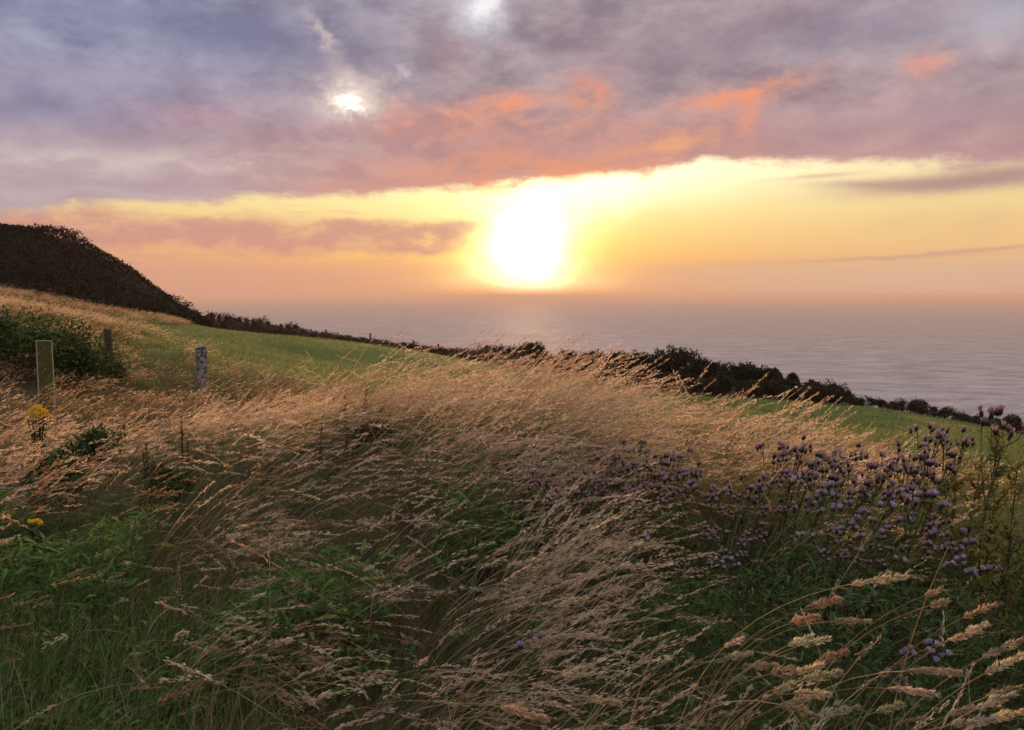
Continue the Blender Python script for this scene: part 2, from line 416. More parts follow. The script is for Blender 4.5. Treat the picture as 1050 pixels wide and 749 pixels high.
def ribbons(mb, pos, tan, width, tint, taper=0.15, shape=None, side=None):
    N, k, _ = pos.shape
    if side is None:
        a = rng.uniform(0, 2 * math.pi, N)
        side = np.stack([np.cos(a), np.sin(a), 0.2 * rng.standard_normal(N)], -1)
    s = side[:, None] - tan * (side[:, None] * tan).sum(-1, keepdims=True)
    s /= np.linalg.norm(s, axis=-1, keepdims=True) + 1e-9
    t = np.linspace(0, 1, k)
    w = (1 - (1 - taper) * t) if shape is None else np.array([shape(x) for x in t])
    off = s * (width[:, None] * 0.5 * w[None])[..., None]
    v = np.stack([pos - off, pos + off], 2).reshape(N, k * 2, 3)
    i = np.arange(k - 1) * 2
    f1 = np.stack([i, i + 1, i + 3, i + 2], -1)
    f = (f1[None] + (np.arange(N) * k * 2)[:, None, None]).reshape(-1, 4)
    tv = np.repeat(tint, k * 2, 0) if tint.ndim == 2 else np.repeat(tint, 2, 1).reshape(-1, 3)
    mb.add(v.reshape(-1, 3), f, tv)

def spikelets(mb, p, d, length, width, tint):
    """small husks: folded lozenges at p along d"""
    N = len(p)
    r = rng.standard_normal((N, 3)); s = np.cross(d, r); s /= np.linalg.norm(s, axis=1, keepdims=True) + 1e-9
    u = np.cross(d, s)
    L, W = length[:, None], width[:, None]
    v = np.stack([p, p + d * L * .45 + s * W * .5 + u * W * .25, p + d * L, p + d * L * .45 - s * W * .5 + u * W * .25], 1).reshape(-1, 3)
    b = np.arange(N)[:, None] * 4
    f = np.concatenate([b + np.array([[0, 1, 2, -10 ** 9]]), b + np.array([[0, 2, 3, -10 ** 9]])])
    fq = np.where(f < -1000, -1, f)
    tri = fq[:, :3]
    mb.add(v, tri, np.repeat(tint, 4, 0))

def vnoise(x, y, s, seed=0):
    """smooth value noise, about -1..1"""
    x = np.asarray(x) / s + seed * 17.3; y = np.asarray(y) / s - seed * 9.7
    def h(i, j):
        q = np.sin(i * 127.1 + j * 311.7 + seed * 74.7) * 43758.5453
        return q - np.floor(q)
    xi, yi = np.floor(x), np.floor(y); fx, fy = x - xi, y - yi
    fx = fx * fx * (3 - 2 * fx); fy = fy * fy * (3 - 2 * fy)
    return 2 * ((h(xi, yi) * (1 - fx) + h(xi + 1, yi) * fx) * (1 - fy) + (h(xi, yi + 1) * (1 - fx) + h(xi + 1, yi + 1) * fx) * fy) - 1

def smooth(x, lo, hi):
    t = np.clip((np.asarray(x, float) - lo) / (hi - lo), 0, 1)
    return t * t * (3 - 2 * t)

# ------------------------------------------------------------------ terrain
CP = [(0, 0, 0), (-3, 0, .08), (3, 0, -.08), (0, -10, .2), (-12, -10, .8), (12, -10, -.6), (0, 2.5, 0.02), (2.5, 2.5, -.05), (-2.5, 2.5, .05),
      (0, 7, .33), (-1.5, 7, .29), (1.2, 7, .06), (2.2, 7, -.38), (3.8, 6.5, -.30), (-3.2, 8, .02), (-6.4, 10, -.25), (-3, 5, -.05), (5.5, 6, -.4), (3, 4, 0), (0, 4.5, .12),
      (0, 14, -.55), (0, 25, -1.3), (5, 12, -1.0), (9, 14, -1.9), (-5, 14, -.55), (12, 20, -2.9)]
def cp(u, v, d, off=0.0):
    p = at(u, v, d); CP.append((p[0], p[1], p[2] - off))
for a in [(525, 380, 40), (525, 377, 50), (700, 403, 48), (860, 414, 46), (730, 413, 40), (1000, 452, 28), (1000, 492, 18), (1000, 438, 44), (1150, 470, 40),
          (205, 397, 20), (112, 387, 18), (45, 420, 13), (130, 347, 40), (300, 347, 42), (250, 367, 30), (400, 374, 38), (220, 336, 60), (330, 351, 56),
          (450, 366, 52), (130, 327, 50), (0, 304, 45), (-150, 300, 45), (0, 235, 75, .7), (80, 243, 75, .7), (100, 250, 75, 1.0), (130, 266, 73, 1.0), (160, 292, 71, 1.0), (184, 315, 68, .9), (205, 330, 66, .6),
          (-150, 232, 75, .7), (0, 294, 20, .75), (60, 307, 22, .7), (130, 321, 30, .6), (-120, 290, 18, .6), (80, 262, 95), (130, 292, 92), (162, 322, 88), (190, 340, 82), (0, 258, 100), (-150, 258, 105)]:
    cp(*a)
CP += [(-150, 60, 8), (-150, -60, 10), (150, -60, -5), (120, 45, -14), (-80, 130, 2), (0, -60, 2), (0, 90, -8), (60, 80, -14)]
CP = np.array(CP, float)
def _U(r2): return np.where(r2 > 0, 0.5 * r2 * np.log(np.maximum(r2, 1e-12)), 0)
_n = len(CP)
_K = _U(((CP[:, None, :2] - CP[None, :, :2]) ** 2).sum(-1)) + np.eye(_n) * 0.6
_P = np.concatenate([np.ones((_n, 1)), CP[:, :2]], 1)
_A = np.block([[_K, _P], [_P.T, np.zeros((3, 3))]])
_W = np.linalg.solve(_A, np.concatenate([CP[:, 2], np.zeros(3)]))
SEA_Z = EYE - 60.0
def coast(x):
    return np.interp(x, [-160, -60, -30, 0, 20, 40, 80, 160], [150, 110, 84, 66, 61, 58, 46, 20])
def gz(x, y):
    x = np.atleast_1d(np.asarray(x, float)); y = np.atleast_1d(np.asarray(y, float))
    sh = x.shape; xf, yf = x.ravel(), y.ravel()
    out = np.empty(len(xf))
    for i in range(0, len(xf), 20000):
        q = np.stack([xf[i:i + 20000], yf[i:i + 20000]], 1)
        out[i:i + 20000] = _U(((q[:, None] - CP[None, :, :2]) ** 2).sum(-1)) @ _W[:_n] + _W[_n] + q @ _W[_n + 1:]
    out += 0.05 * vnoise(xf, yf, 2.1, 1) + 0.02 * vnoise(xf, yf, 0.6, 2)
    d = np.hypot(xf, yf)
    out += 0.15 * vnoise(xf, yf, 7.0, 3) * smooth(d, 15, 40)
    out -= 80.0 * smooth(yf - coast(xf), 2.0, 34.0)
    return out.reshape(sh)
def gz1(x, y): return float(gz([x], [y])[0])

gx = np.concatenate([np.linspace(-160, -40, 61)[:-1], np.linspace(-40, -8, 65)[:-1], np.linspace(-8, 8, 65)[:-1], np.linspace(8, 50, 71)[:-1], np.linspace(50, 160, 45)])
gy = np.concatenate([np.linspace(-60, -4, 29)[:-1], np.linspace(-4, 14, 73)[:-1], np.linspace(14, 70, 113)[:-1], np.linspace(70, 190, 61)])
X, Y = np.meshgrid(gx, gy, indexing='ij')
Z = gz(X, Y)
nx, ny = len(gx), len(gy)
ii, jj = np.meshgrid(np.arange(nx - 1), np.arange(ny - 1), indexing='ij')
q = (ii * ny + jj).ravel()
mb = MB(); mb.add(np.stack([X, Y, Z], -1).reshape(-1, 3), np.stack([q, q + ny, q + ny + 1, q + 1], -1))
ground = mb.build('ground', M['ground'], smooth=True); ground['kind'] = 'structure'

def disc(name, z, rad, material):
    mb = MB(); n = 96; th = np.arange(n) * 2 * math.pi / n
    rr = [0.0, 200, 1000, 5000, 15000, rad]
    v = [np.array([[0, 0, z]])] + [np.stack([np.cos(th) * r, np.sin(th) * r, np.full(n, z)], 1) for r in rr[1:]]
    mb.add(np.concatenate(v), [[0, 1 + j, 1 + (j + 1) % n] for j in range(n)])
    mb2 = MB()
    V = np.concatenate(v)
    fs = [[0, 1 + j, 1 + (j + 1) % n, -1] for j in range(n)]
    for k in range(len(rr) - 2):
        a, b = 1 + k * n, 1 + (k + 1) * n
        fs += [[a + j, b + j, b + (j + 1) % n, a + (j + 1) % n] for j in range(n)]
    mb2.add(V, np.array(fs))
    return mb2.build(name, material)
sea = disc('sea', SEA_Z, 40000.0, M['sea']); sea['kind'] = 'structure'

# sea haze: one closed box round everything, even and thin
HZ = 2.3e-4
hb = MB(); r_, z0, z1 = 41500.0, SEA_Z - 90.0, EYE + 14.0
hb.add([(-r_, -r_, z0), (r_, -r_, z0), (r_, r_, z0), (-r_, r_, z0), (-r_, -r_, z1), (r_, -r_, z1), (r_, r_, z1), (-r_, r_, z1)],
       [[0, 3, 2, 1], [4, 5, 6, 7], [0, 1, 5, 4], [1, 2, 6, 5], [2, 3, 7, 6], [3, 0, 4, 7]])
hm, g = mat('sea_haze')
pv = g.new('ShaderNodeVolumePrincipled'); pv.inputs['Color'].default_value = (0.80, 0.64, 0.58, 1); pv.inputs['Density'].default_value = HZ
pv.inputs['Anisotropy'].default_value = 0.20
ho = g.new('ShaderNodeOutputMaterial'); hm.node_tree.links.new(pv.outputs[0], ho.inputs['Volume'])
haze = hb.build('haze', hm); haze['kind'] = 'stuff'

# ------------------------------------------------------------------ tags
def tag(o, label, cat, group=None):
    o['label'] = label; o['category'] = cat
    if group: o['group'] = group
    return o
def empty(name, loc, rz=0.0, s=1.0):
    o = bpy.data.objects.new(name, None); col.objects.link(o)
    o.location = Vector(loc); o.rotation_euler = (0, 0, rz); o.scale = (s, s, s); o.empty_display_size = 0.1
    return o
def kids(o): return [c for c in bpy.data.objects if c.parent == o]
def copy_tree(o, parent=None, cache=None):
    c = o.copy(); col.objects.link(c)
    if parent is not None: c.parent = parent
    for ch in KIDS.get(o.name, []): copy_tree(ch, c)
    return c
KIDS = {}
def remember(o):
    KIDS[o.name] = kids(o)
    for k in KIDS[o.name]: remember(k)

# ------------------------------------------------------------------ grass (nobody could count it)
STRAW = np.array([[.58, .42, .25], [.52, .36, .21], [.66, .50, .32], [.46, .31, .19], [.56, .44, .26]])
PLUME = np.array([[.72, .55, .39], [.66, .48, .36], [.78, .62, .45], [.58, .41, .30], [.70, .56, .39]])
RUST = np.array([[.40, .25, .14], [.36, .22, .12], [.46, .30, .17]])
GREEN = np.array([[.08, .14, .030], [.10, .165, .035], [.06, .105, .03], [.14, .17, .045]])
DARKG = np.array([[.04, .075, .025], [.05, .09, .03], [.035, .06, .024]])
def pick(pal, n, jit=0.12):
    c_ = pal[rng.integers(0, len(pal), n)]
    return np.clip(c_ * (1 + jit * rng.standard_normal((n, 1))) * (1 + 0.05 * rng.standard_normal((n, 3))), 0.005, 0.9)

def wedge(n, y0, y1, margin=1.6, slope=0.66, power=1.0):
    """random ground points in what the camera (and a step to its side) can see"""
    out = []
    got = 0
    while got < n:
        y = y0 + (y1 - y0) * rng.random(n * 3) ** power
        w = slope * y + margin; wm = slope * y1 + margin
        x = (rng.random(n * 3) * 2 - 1) * wm
        k = np.abs(x) < w
        out.append(np.stack([x[k], y[k]], 1)); got += k.sum()
    return np.concatenate(out)[:n]

def straw_weight(x, y):
    s = x / y
    thistle = smooth(s + .03 * vnoise(x, y, .6, 6), -.01, 0.10) * smooth(y, 1.9, 2.4) * (1 - smooth(y - 0.25 * vnoise(x, y, .9, 5), 5.0, 5.9))
    verge = (1 - smooth(s + .05 * vnoise(x, y, .5, 9), -.44, -.32)) * (1 - smooth(y, 2.6, 3.2))
    nettle = (1 - smooth(s, -.52, -.40)) * smooth(y, 3.0, 3.4) * (1 - smooth(y, 4.8, 5.6))
    right = smooth(s, .44, .53) * smooth(y, 3.2, 4.2)
    w = (1 - .96 * thistle) * (1 - .92 * verge) * (1 - .8 * nettle) * (1 - .97 * right)
    w *= 0.16 + 0.84 * smooth(vnoise(x, y, 1.1, 7) + .6 * vnoise(x, y, .45, 8), -.6, .6)
    w *= (1 + .32 * (1 - smooth(y, 3.5, 6.0))) * (1 - .42 * smooth(y, 4.8, 6.2)) * (1 - .40 * smooth(s, .06, .16) * smooth(y, 5.0, 6.2)) * (1 - smooth(s, .02, .10) * smooth(y, 7.2, 8.2))
    w *= 1 - .35 * smooth(-s, .40, .55)
    return w

def tall_grass(mb, P, kind, heads, seg, spk, hmul=1.0, wmul=1.0, clump=13):
    c0 = P[:max(1, len(P) // clump)]; ci = np.repeat(np.arange(len(c0)), clump); n = len(ci)
    P = c0[ci] + rng.standard_normal((n, 2)) * (.05 + .05 * rng.random((n, 1))) * (1 + .05 * c0[ci][:, 1:])
    x, y = P[:, 0], P[:, 1]
    base = np.stack([x, y, gz(x, y) - .02], 1)
    cr = rng.standard_normal((len(c0), 4))[ci]                     # each tussock leans and grows its own way
    gust = .7 * vnoise(x, y, 1.5, 11) + .5 * vnoise(x, y, .6, 13)
    H = (1.04 + .12 * gust + .19 * cr[:, 0] + .15 * rng.standard_normal(n)) * hmul
    sx = x / y
    H *= (1 - (.24 + .18 * smooth(y, 5, 7)) * smooth(-sx, .18, .40)) * (1 - .10 * smooth(sx, .22, .40)) * (1 - .20 * (1 - smooth(y, 2.5, 5.0)))
    H = np.clip(H, .22, 1.35)
    near = 1 - smooth(y, 3.0, 6.0)
    phi = R(14) + R(16) * vnoise(x, y, 2.3, 12) + R(15) * cr[:, 1] + R(15) * rng.standard_normal(n)
    th0 = R(25) + R(8) * near + R(8) * cr[:, 2] + R(10) * rng.standard_normal(n) + R(8) * gust
    th1 = R(84) + R(12) * near + R(10) * cr[:, 3] + R(15) * rng.standard_normal(n) + R(8) * gust
    odd = rng.random(n) < .06
    phi = np.where(odd, rng.uniform(0, 6.28, n), phi)
    pw = rng.uniform(.7, 1.6, n)
    pos, tan = curve_pts(base, H, phi, th0, th1, pw, seg)
    pal = {'straw': STRAW, 'rust': RUST, 'green': GREEN}[kind]
    hue = 1 + .24 * vnoise(x, y, .7, 21)[:, None] + .08 * vnoise(x, y, .35, 22)[:, None] * np.array([[1, 0, -1]])
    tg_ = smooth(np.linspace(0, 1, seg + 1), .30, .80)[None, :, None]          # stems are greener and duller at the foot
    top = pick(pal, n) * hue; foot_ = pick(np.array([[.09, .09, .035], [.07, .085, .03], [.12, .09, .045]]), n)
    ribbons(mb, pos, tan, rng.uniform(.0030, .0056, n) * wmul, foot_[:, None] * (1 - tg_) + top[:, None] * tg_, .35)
    if heads:
        k = spk
        t = 1 - rng.random((n, k)) * rng.uniform(.12, .22, (n, 1))
        f = np.clip(t * seg, 0, seg - 1e-4); i = f.astype(int); fr = (f - i)[..., None]
        r_ = np.arange(n)[:, None]
        p = pos[r_, i] * (1 - fr) + pos[r_, i + 1] * fr
        d = tan[r_, i] * .9 + rng.standard_normal((n, k, 3)) * .15
        d /= np.linalg.norm(d, axis=-1, keepdims=True)
        fat = rng.uniform(.002, .013, (n, 1, 1)) * (1 + .25 * (wmul - 1))
        p = p + rng.standard_normal((n, k, 3)) * fat * .5
        L = rng.uniform(.013, .026, (n, k)) * (1 + .25 * (wmul - 1)); W = L * rng.uniform(.20, .32, (n, k)) * (1 + .5 * (wmul - 1))
        pl = pick(PLUME if kind == 'straw' else RUST * 1.25, n)
        spikelets(mb, p.reshape(-1, 3), d.reshape(-1, 3), L.ravel(), W.ravel(), np.repeat(pl, k, 0) * (1 + .12 * rng.standard_normal((n * k, 1))))

mb = MB()
P = wedge(44000, 1.25, 10.5)
P = P[rng.permutation(len(P))]
P = P[rng.random(len(P)) < straw_weight(P[:, 0], P[:, 1])]
# the rise in front carries the longest, palest grass; towards the camera's left it turns brown
rusty = smooth(-P[:, 0] / P[:, 1], .10, .45) * (1 - smooth(P[:, 1], 5.5, 7.5)) * (0.75 + .3 * vnoise(P[:, 0], P[:, 1], 1.0, 33))
isr = rng.random(len(P)) < rusty * .6
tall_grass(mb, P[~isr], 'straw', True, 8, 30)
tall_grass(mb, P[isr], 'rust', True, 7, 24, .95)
# longer tussocks standing up along the crest
y = rng.uniform(5.0, 7.6, 1300); P = np.stack([y * rng.uniform(-.36, .26, 1300), y], 1)
P = P[vnoise(P[:, 0], P[:, 1], .8, 97) > .05]
tall_grass(mb, P, 'straw', True, 8, 34, 1.16, 1.15, 12)
# the nearest plants, along the lower edge and to the right
P = np.stack([rng.uniform(-.45, 1.3, 900), rng.uniform(1.15, 2.0, 900)], 1)
P = P[(P[:, 0] / P[:, 1] > -.28) & (rng.random(900) < .25 + .6 * smooth(P[:, 0], .1, .6))]
tall_grass(mb, P, 'straw', True, 10, 70, .80, 1.0, 5)
tg = mb.build('tall_grass', M['straw']); tag(tg, 'tall dry straw coloured grass with pale seed heads blown over by the wind', 'grass'); tg['kind'] = 'stuff'

# dead leaf blades and green blades low in the sward
mb = MB()
P = wedge(46000, 1.0, 9.5); n = len(P); x, y = P[:, 0], P[:, 1]
H = .27 + .16 * rng.random(n) + .10 * vnoise(x, y, .9, 41)
pos, tan = curve_pts(np.stack([x, y, gz(x, y) - .02], 1), H, R(20) + R(50) * rng.standard_normal(n), np.where(rng.random(n) < .25, R(65), R(18)) + R(14) * rng.standard_normal(n), R(80) + R(25) * rng.standard_normal(n), rng.uniform(1, 2, n), 4)
gm = rng.random(n) < .62 + .3 * vnoise(x, y, 1.2, 42)
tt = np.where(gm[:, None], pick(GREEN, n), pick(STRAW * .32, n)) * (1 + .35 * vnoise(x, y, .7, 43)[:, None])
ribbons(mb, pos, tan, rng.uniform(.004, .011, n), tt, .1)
# the short verge at the lower left
vP = wedge(26000, 1.3, 4.0); vP = vP[(vP[:, 0] / vP[:, 1] < -.25 + .1 * vnoise(vP[:, 0], vP[:, 1], .4, 44))]; n = len(vP); x, y = vP.T
pos, tan = curve_pts(np.stack([x, y, gz(x, y) - .01], 1), .16 + .22 * rng.random(n), R(30) + R(70) * rng.standard_normal(n), R(6) + R(10) * rng.standard_normal(n), R(38) + R(25) * rng.standard_normal(n), rng.uniform(1, 2, n), 4)
ribbons(mb, pos, tan, rng.uniform(.003, .006, n), np.where((rng.random(n) < .75)[:, None], pick(GREEN * 1.5, n), pick(STRAW * .8, n)), .1)
o = mb.build('grass', M['leaf']); tag(o, 'short green and dead grass blades growing low under the tall stems', 'grass'); o['kind'] = 'stuff'

# rough grass between the rise and the field, and on the bank at the left
def rough_area(n):
    x = rng.uniform(-48, 20, n); y = rng.uniform(9.5, 64, n)
    s = x / y
    w = np.maximum((1 - smooth(y, 11, 15)), 0)
    leftb = (1 - smooth(s + .05 * vnoise(x, y, 3, 51), -.50, -.44)) * (1 - smooth(y, 44, 50))
    fy = np.interp(x, [-90, -50, -28, -20, -12], [48, 48, 50, 58, 62])
    band = smooth(y, fy - 11 + 2 * vnoise(x, y, 4, 54), fy - 8) * (1 - smooth(y, fy + 1, fy + 4)) * (x / y < -.41)
    mid = (1 - smooth(s, -.27, -.12)) * (1 - smooth(y + 4 * vnoise(x, y, 3, 52), 20, 27))
    w = np.maximum(w * .7, np.maximum(np.maximum(leftb, band), mid * .8))
    k = (rng.random(n) < w) & (np.abs(s) < .8)
    return np.stack([x[k], y[k]], 1)
mb = MB()
P = rough_area(190000)
isr = rng.random(len(P)) < .42 + .35 * vnoise(P[:, 0], P[:, 1], 3.5, 53)
tall_grass(mb, P[~isr], 'straw', True, 4, 7, .72, 2.2)
tall_grass(mb, P[isr], 'rust', True, 4, 7, .72, 2.4)
P = rough_area(70000)
tall_grass(mb, P, 'green', False, 4, 0, .55, 4.0)
o = mb.build('rough_grass', M['straw']); tag(o, 'rough reddish dry grass on the bank and around the fence posts', 'grass'); o['kind'] = 'stuff'

# short turf of the field
mb = MB()
n = 80000
y = 18 + 40 * rng.random(n) ** 1.3; x = rng.uniform(-.62, .85, n) * y; k = y < coast(x) - 4; x, y = x[k], y[k]; n = len(x)
pos, tan = curve_pts(np.stack([x, y, gz(x, y) - .01], 1), (.04 + .10 * rng.random(n)) * (1 + .8 * smooth(vnoise(x, y, 1.6, 92), .2, .9)), rng.uniform(0, 6.28, n), R(10) + R(12) * rng.standard_normal(n), R(50) + R(20) * rng.standard_normal(n), np.ones(n), 2)
ribbons(mb, pos, tan, rng.uniform(.02, .045, n), (1 + .3 * vnoise(x, y, 2.2, 91)[:, None]) * pick(np.array([[.30, .24, .11], [.13, .19, .04], [.16, .21, .05], [.10, .15, .03], [.21, .21, .07]]), n), .1)
o = mb.build('field_grass', M['leaf']); tag(o, 'short bright green grass of the field beyond the tall grass', 'grass'); o['kind'] = 'stuff'

# ------------------------------------------------------------------ leafy undergrowth below the thistles
def leaves(mb, P, d, L, W, tint, curl=.25):
    """pointed oval leaves, two quads long, folded along the midrib"""
    n = len(P)
    s = np.cross(d, np.array([0, 0, 1.0]) + .35 * rng.standard_normal((n, 3))); s /= np.linalg.norm(s, axis=1, keepdims=True) + 1e-9
    u = np.cross(s, d)
    L, W = L[:, None], W[:, None]
    a = P; b = P + d * L * .4; e = P + d * L - u * L * curl
    b1, b2 = b + s * W * .5 + u * W * .18, b - s * W * .5 + u * W * .18
    c1, c2 = P + d * L * .75 + s * W * .32 - u * L * curl * .4, P + d * L * .75 - s * W * .32 - u * L * curl * .4
    v = np.stack([a, b1, b, b2, c1, c2, e], 1).reshape(-1, 3)
    f = np.array([[0, 1, 2, -1], [0, 2, 3, -1], [1, 4, 2, -1], [3, 2, 5, -1], [2, 4, 6, -1], [2, 6, 5, -1]])
    F_ = (f[None, :, :3] + (np.arange(n) * 7)[:, None, None]).reshape(-1, 3)
    mb.add(v, F_, np.repeat(tint, 7, 0))
def rdir(n, up=.2, sp=1.0):
    d = rng.standard_normal((n, 3)) * sp; d[:, 2] = d[:, 2] * .5 + up
    return d / np.linalg.norm(d, axis=1, keepdims=True)

mb = MB()
P = wedge(80000, 1.7, 6.3, 1.2); x, y = P.T; s = x / y
w = smooth(s + .05 * vnoise(x, y, .5, 61), .03, .13) * (1 - .75 * smooth(y, 5.0, 6.0))
lw = smooth(vnoise(x, y, .9, 67) + .5 * vnoise(x, y, .4, 68) + .05 + .8 * smooth(-s, .38, .52), .25, .6) * .8
left_patch = (lw > w) & (s < .05); w = np.maximum(w, lw * (s < .05))
k = rng.random(len(P)) < w; P = P[k]; left_patch = left_patch[k]; x, y = P.T; n = len(P)
h = (.06 + .42 * rng.random(n) ** .8) * (.70 + .55 * vnoise(x, y, .55, 62)) * (1 - .35 * (1 - smooth(y, 1.8, 2.6)))
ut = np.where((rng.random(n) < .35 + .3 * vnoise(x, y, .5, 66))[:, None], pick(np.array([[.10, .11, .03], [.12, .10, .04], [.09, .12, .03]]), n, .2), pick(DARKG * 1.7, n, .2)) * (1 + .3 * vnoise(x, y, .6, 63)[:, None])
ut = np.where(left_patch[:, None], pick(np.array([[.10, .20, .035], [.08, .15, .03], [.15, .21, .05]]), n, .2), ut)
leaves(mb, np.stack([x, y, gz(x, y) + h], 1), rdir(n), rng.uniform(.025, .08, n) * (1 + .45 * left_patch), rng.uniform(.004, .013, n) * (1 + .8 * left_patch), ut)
# thin stalks in it
pos, tan = curve_pts(np.stack([x, y, gz(x, y) - .02], 1)[::4], h[::4] + .05, R(30) + R(60) * rng.standard_normal(len(x[::4])), R(8) + R(8) * rng.standard_normal(len(x[::4])), R(25) + R(15) * rng.standard_normal(len(x[::4])), np.ones(len(x[::4])), 3)
ribbons(mb, pos, tan, rng.uniform(.003, .005, len(pos)), pick(GREEN * .8, len(pos)), .3)
o = mb.build('undergrowth', M['leaf']); tag(o, 'dense dark green leafy undergrowth below the thistles', 'undergrowth'); o['kind'] = 'stuff'

# ------------------------------------------------------------------ scrub on the hill
mb = MB()
n = 170000
y = rng.uniform(46, 100, n); x = rng.uniform(-85, -17, n)
hz = gz(x, y)
# the hill proper: above the foot line
foot = np.interp(x, [-90, -50, -28, -20], [48, 48, 52, 66])
ok = (y > foot + 2.0 * vnoise(x, y, 4, 71)) & (y < coast(x) + 4)
x, y, hz = x[ok], y[ok], hz[ok]; n = len(x)
hh = (.40 + .8 * smooth(vnoise(x, y, 3.4, 72) + .6 * vnoise(x, y, 1.3, 73), -.7, 1.1)) * smooth(y - np.interp(x, [-90, -50, -28, -20], [48, 48, 52, 66]), -2, 5)
P = np.stack([x, y, hz + hh * rng.random(n) ** .6], 1)
tone = vnoise(x, y, 6, 74)[:, None] * .5 + .5
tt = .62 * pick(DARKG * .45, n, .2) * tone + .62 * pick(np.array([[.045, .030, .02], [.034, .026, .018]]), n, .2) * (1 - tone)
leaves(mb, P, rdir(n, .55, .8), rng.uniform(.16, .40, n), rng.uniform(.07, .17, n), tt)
k = rng.random(n) < .10
pos, tan = curve_pts(P[k], rng.uniform(.2, .55, k.sum()), rng.uniform(0, 6.28, k.sum()), R(8) + R(8) * rng.standard_normal(k.sum()), R(25) + R(15) * rng.standard_normal(k.sum()), np.ones(k.sum()), 2)
ribbons(mb, pos, tan, rng.uniform(.02, .05, k.sum()), tt[k], .2)
o = mb.build('scrub_undergrowth', M['scrub']); tag(o, 'dark scrub of bracken and gorse covering the rounded hill', 'scrub'); o['kind'] = 'stuff'

# ------------------------------------------------------------------ shrubs and hedge
def shrub(name, h, w, nleaf, leaf, pal, label, cat, group=None, lobes=7, stems=3, seed=0, lean=0.0, top=0.0):
    """woody shrub: stems fork into the crown; the crown is many small leaves on uneven lobes"""
    r = np.random.default_rng(seed + 500)
    root = empty(name, (0, 0, 0)); tag(root, label, cat, group)
    cr = MB(); tk = MB()
    cs = []
    for i in range(lobes):
        a = r.uniform(0, 6.28); q = r.uniform(0, .9) ** .7
        zc = h * r.uniform(.30, .82)
        wid = w * .5 * (1 - .45 * abs(zc / h - .45) / .45)
        cs.append((np.array([math.cos(a) * q * wid + lean * zc, math.sin(a) * q * wid * .8, zc]), r.uniform(.16, .30) * (h * .55 + w * .45)))
    cs.append((np.array([lean * h * .85, 0, h * .80]), .17 * h + top))
    per = nleaf // len(cs)
    for cpt, rad in cs:
        d = r.standard_normal((per, 3)); d /= np.linalg.norm(d, axis=1, keepdims=True)
        q = rad * (r.random(per) ** .45)[:, None] * (1 + .25 * np.sin(d[:, :1] * 7 + d[:, 2:] * 5 + seed))
        p = cpt + d * q * np.array([1, 1, .9]); p[:, 2] = np.maximum(p[:, 2], .04)
        dd = d * .7 + r.standard_normal((per, 3)) * .5 + np.array([.25, 0, .35]); dd /= np.linalg.norm(dd, axis=1, keepdims=True)
        cc = pal[r.integers(0, len(pal), per)] * (1 + .18 * r.standard_normal((per, 1)))
        leaves(cr, p, dd, leaf * r.uniform(.6, 1.3, per), leaf * .5 * r.uniform(.6, 1.2, per), np.clip(cc, .004, .5))
        # twigs sticking out of the outline
    for i in range(stems):
        cpt, rad = cs[int(r.integers(0, len(cs)))]
        b = np.array([r.uniform(-.12, .12) * w, r.uniform(-.1, .1) * w, -.15])
        t = np.linspace(0, 1, 6)[:, None]
        pts = b + (cpt - b) * t + np.array([0, 0, .12 * h]) * (t * (1 - t)) + r.standard_normal((6, 3)) * .015 * h
        tk.tube(pts, np.linspace(.022 * h, .007 * h, 6), (.05, .035, .03), 6)
    cr.build('crown', M['scrub'], root); tk.build('trunk', M['bark'], root)
    remember(root)
    return root

HEDGE = np.array([[.030, .036, .018], [.04, .042, .022], [.05, .042, .026], [.026, .03, .018]])
BROWN = np.array([[.13, .075, .05], [.10, .065, .045], [.15, .085, .06], [.07, .06, .035]])

def place(o, u, v_base, d, s=1.0, rz=0.0, sink=.05):
    p = at(u, v_base, d)
    o.location = (p[0], p[1], gz1(p[0], p[1]) - sink); o.rotation_euler = (0, 0, rz); o.scale = (s, s, s)
    return o
def height_for(u, v_top, d):
    p = at(u, v_top, d); return p[2] - gz1(p[0], p[1])

# the tall dark bushes of the cliff-top hedge, each with its own outline
big = [
    (553, 356, 51, 2.6, 'low rounded dark bush directly under the sun at the left end of the cliff hedge'),
    (578, 360, 51, 2.4, 'dark cliff hedge bush just right of the rounded one under the sun'),
    (606, 362, 50, 2.3, 'dark cliff hedge bush behind the longest upright seed heads on the rise'),
    (634, 361, 50, 2.6, 'flat topped dark bush in the cliff hedge, left of the domed tallest one'),
    (660, 362, 50, 2.6, 'dark cliff hedge bush touching the left flank of the domed tallest bush'),
    (698, 359, 50, 3.3, 'tallest domed dark bush of the cliff hedge, rising above its neighbours over the sea'),
    (730, 371, 49, 3.0, 'dark bush just right of the tallest domed one where the cliff hedge steps down'),
    (752, 376, 49, 2.6, 'dark bush halfway between the domed tallest one and the upright pair in the cliff hedge'),
    (772, 379, 48, 2.4, 'dark bush touching the upright pair on their left in the cliff hedge'),
    (793, 378, 48, 1.7, 'narrow upright dark bush left of the small gap of light in the cliff hedge'),
    (811, 383, 48, 1.7, 'narrow dark bush right of the small gap of light in the cliff hedge, leaning seaward'),
    (833, 394, 47, 1.9, 'small dark bush next to last at the right end of the tall cliff hedge'),
    (852, 398, 47, 1.9, 'small rounded dark bush ending the tall cliff hedge on the right'),
]
for i, (u, vt, d, w, lab) in enumerate(big):
    h = height_for(u, vt, d)
    o = shrub('hedge_bush', h / .97, w * 1.15, 6500, .19, HEDGE, lab, 'bush', 'dark bushes of the cliff hedge', lobes=9 if w > 2 else 6, stems=4, seed=i, lean=.06 if i == 10 else .02)
    place(o, u, 400, d, 1.0, 0.0)
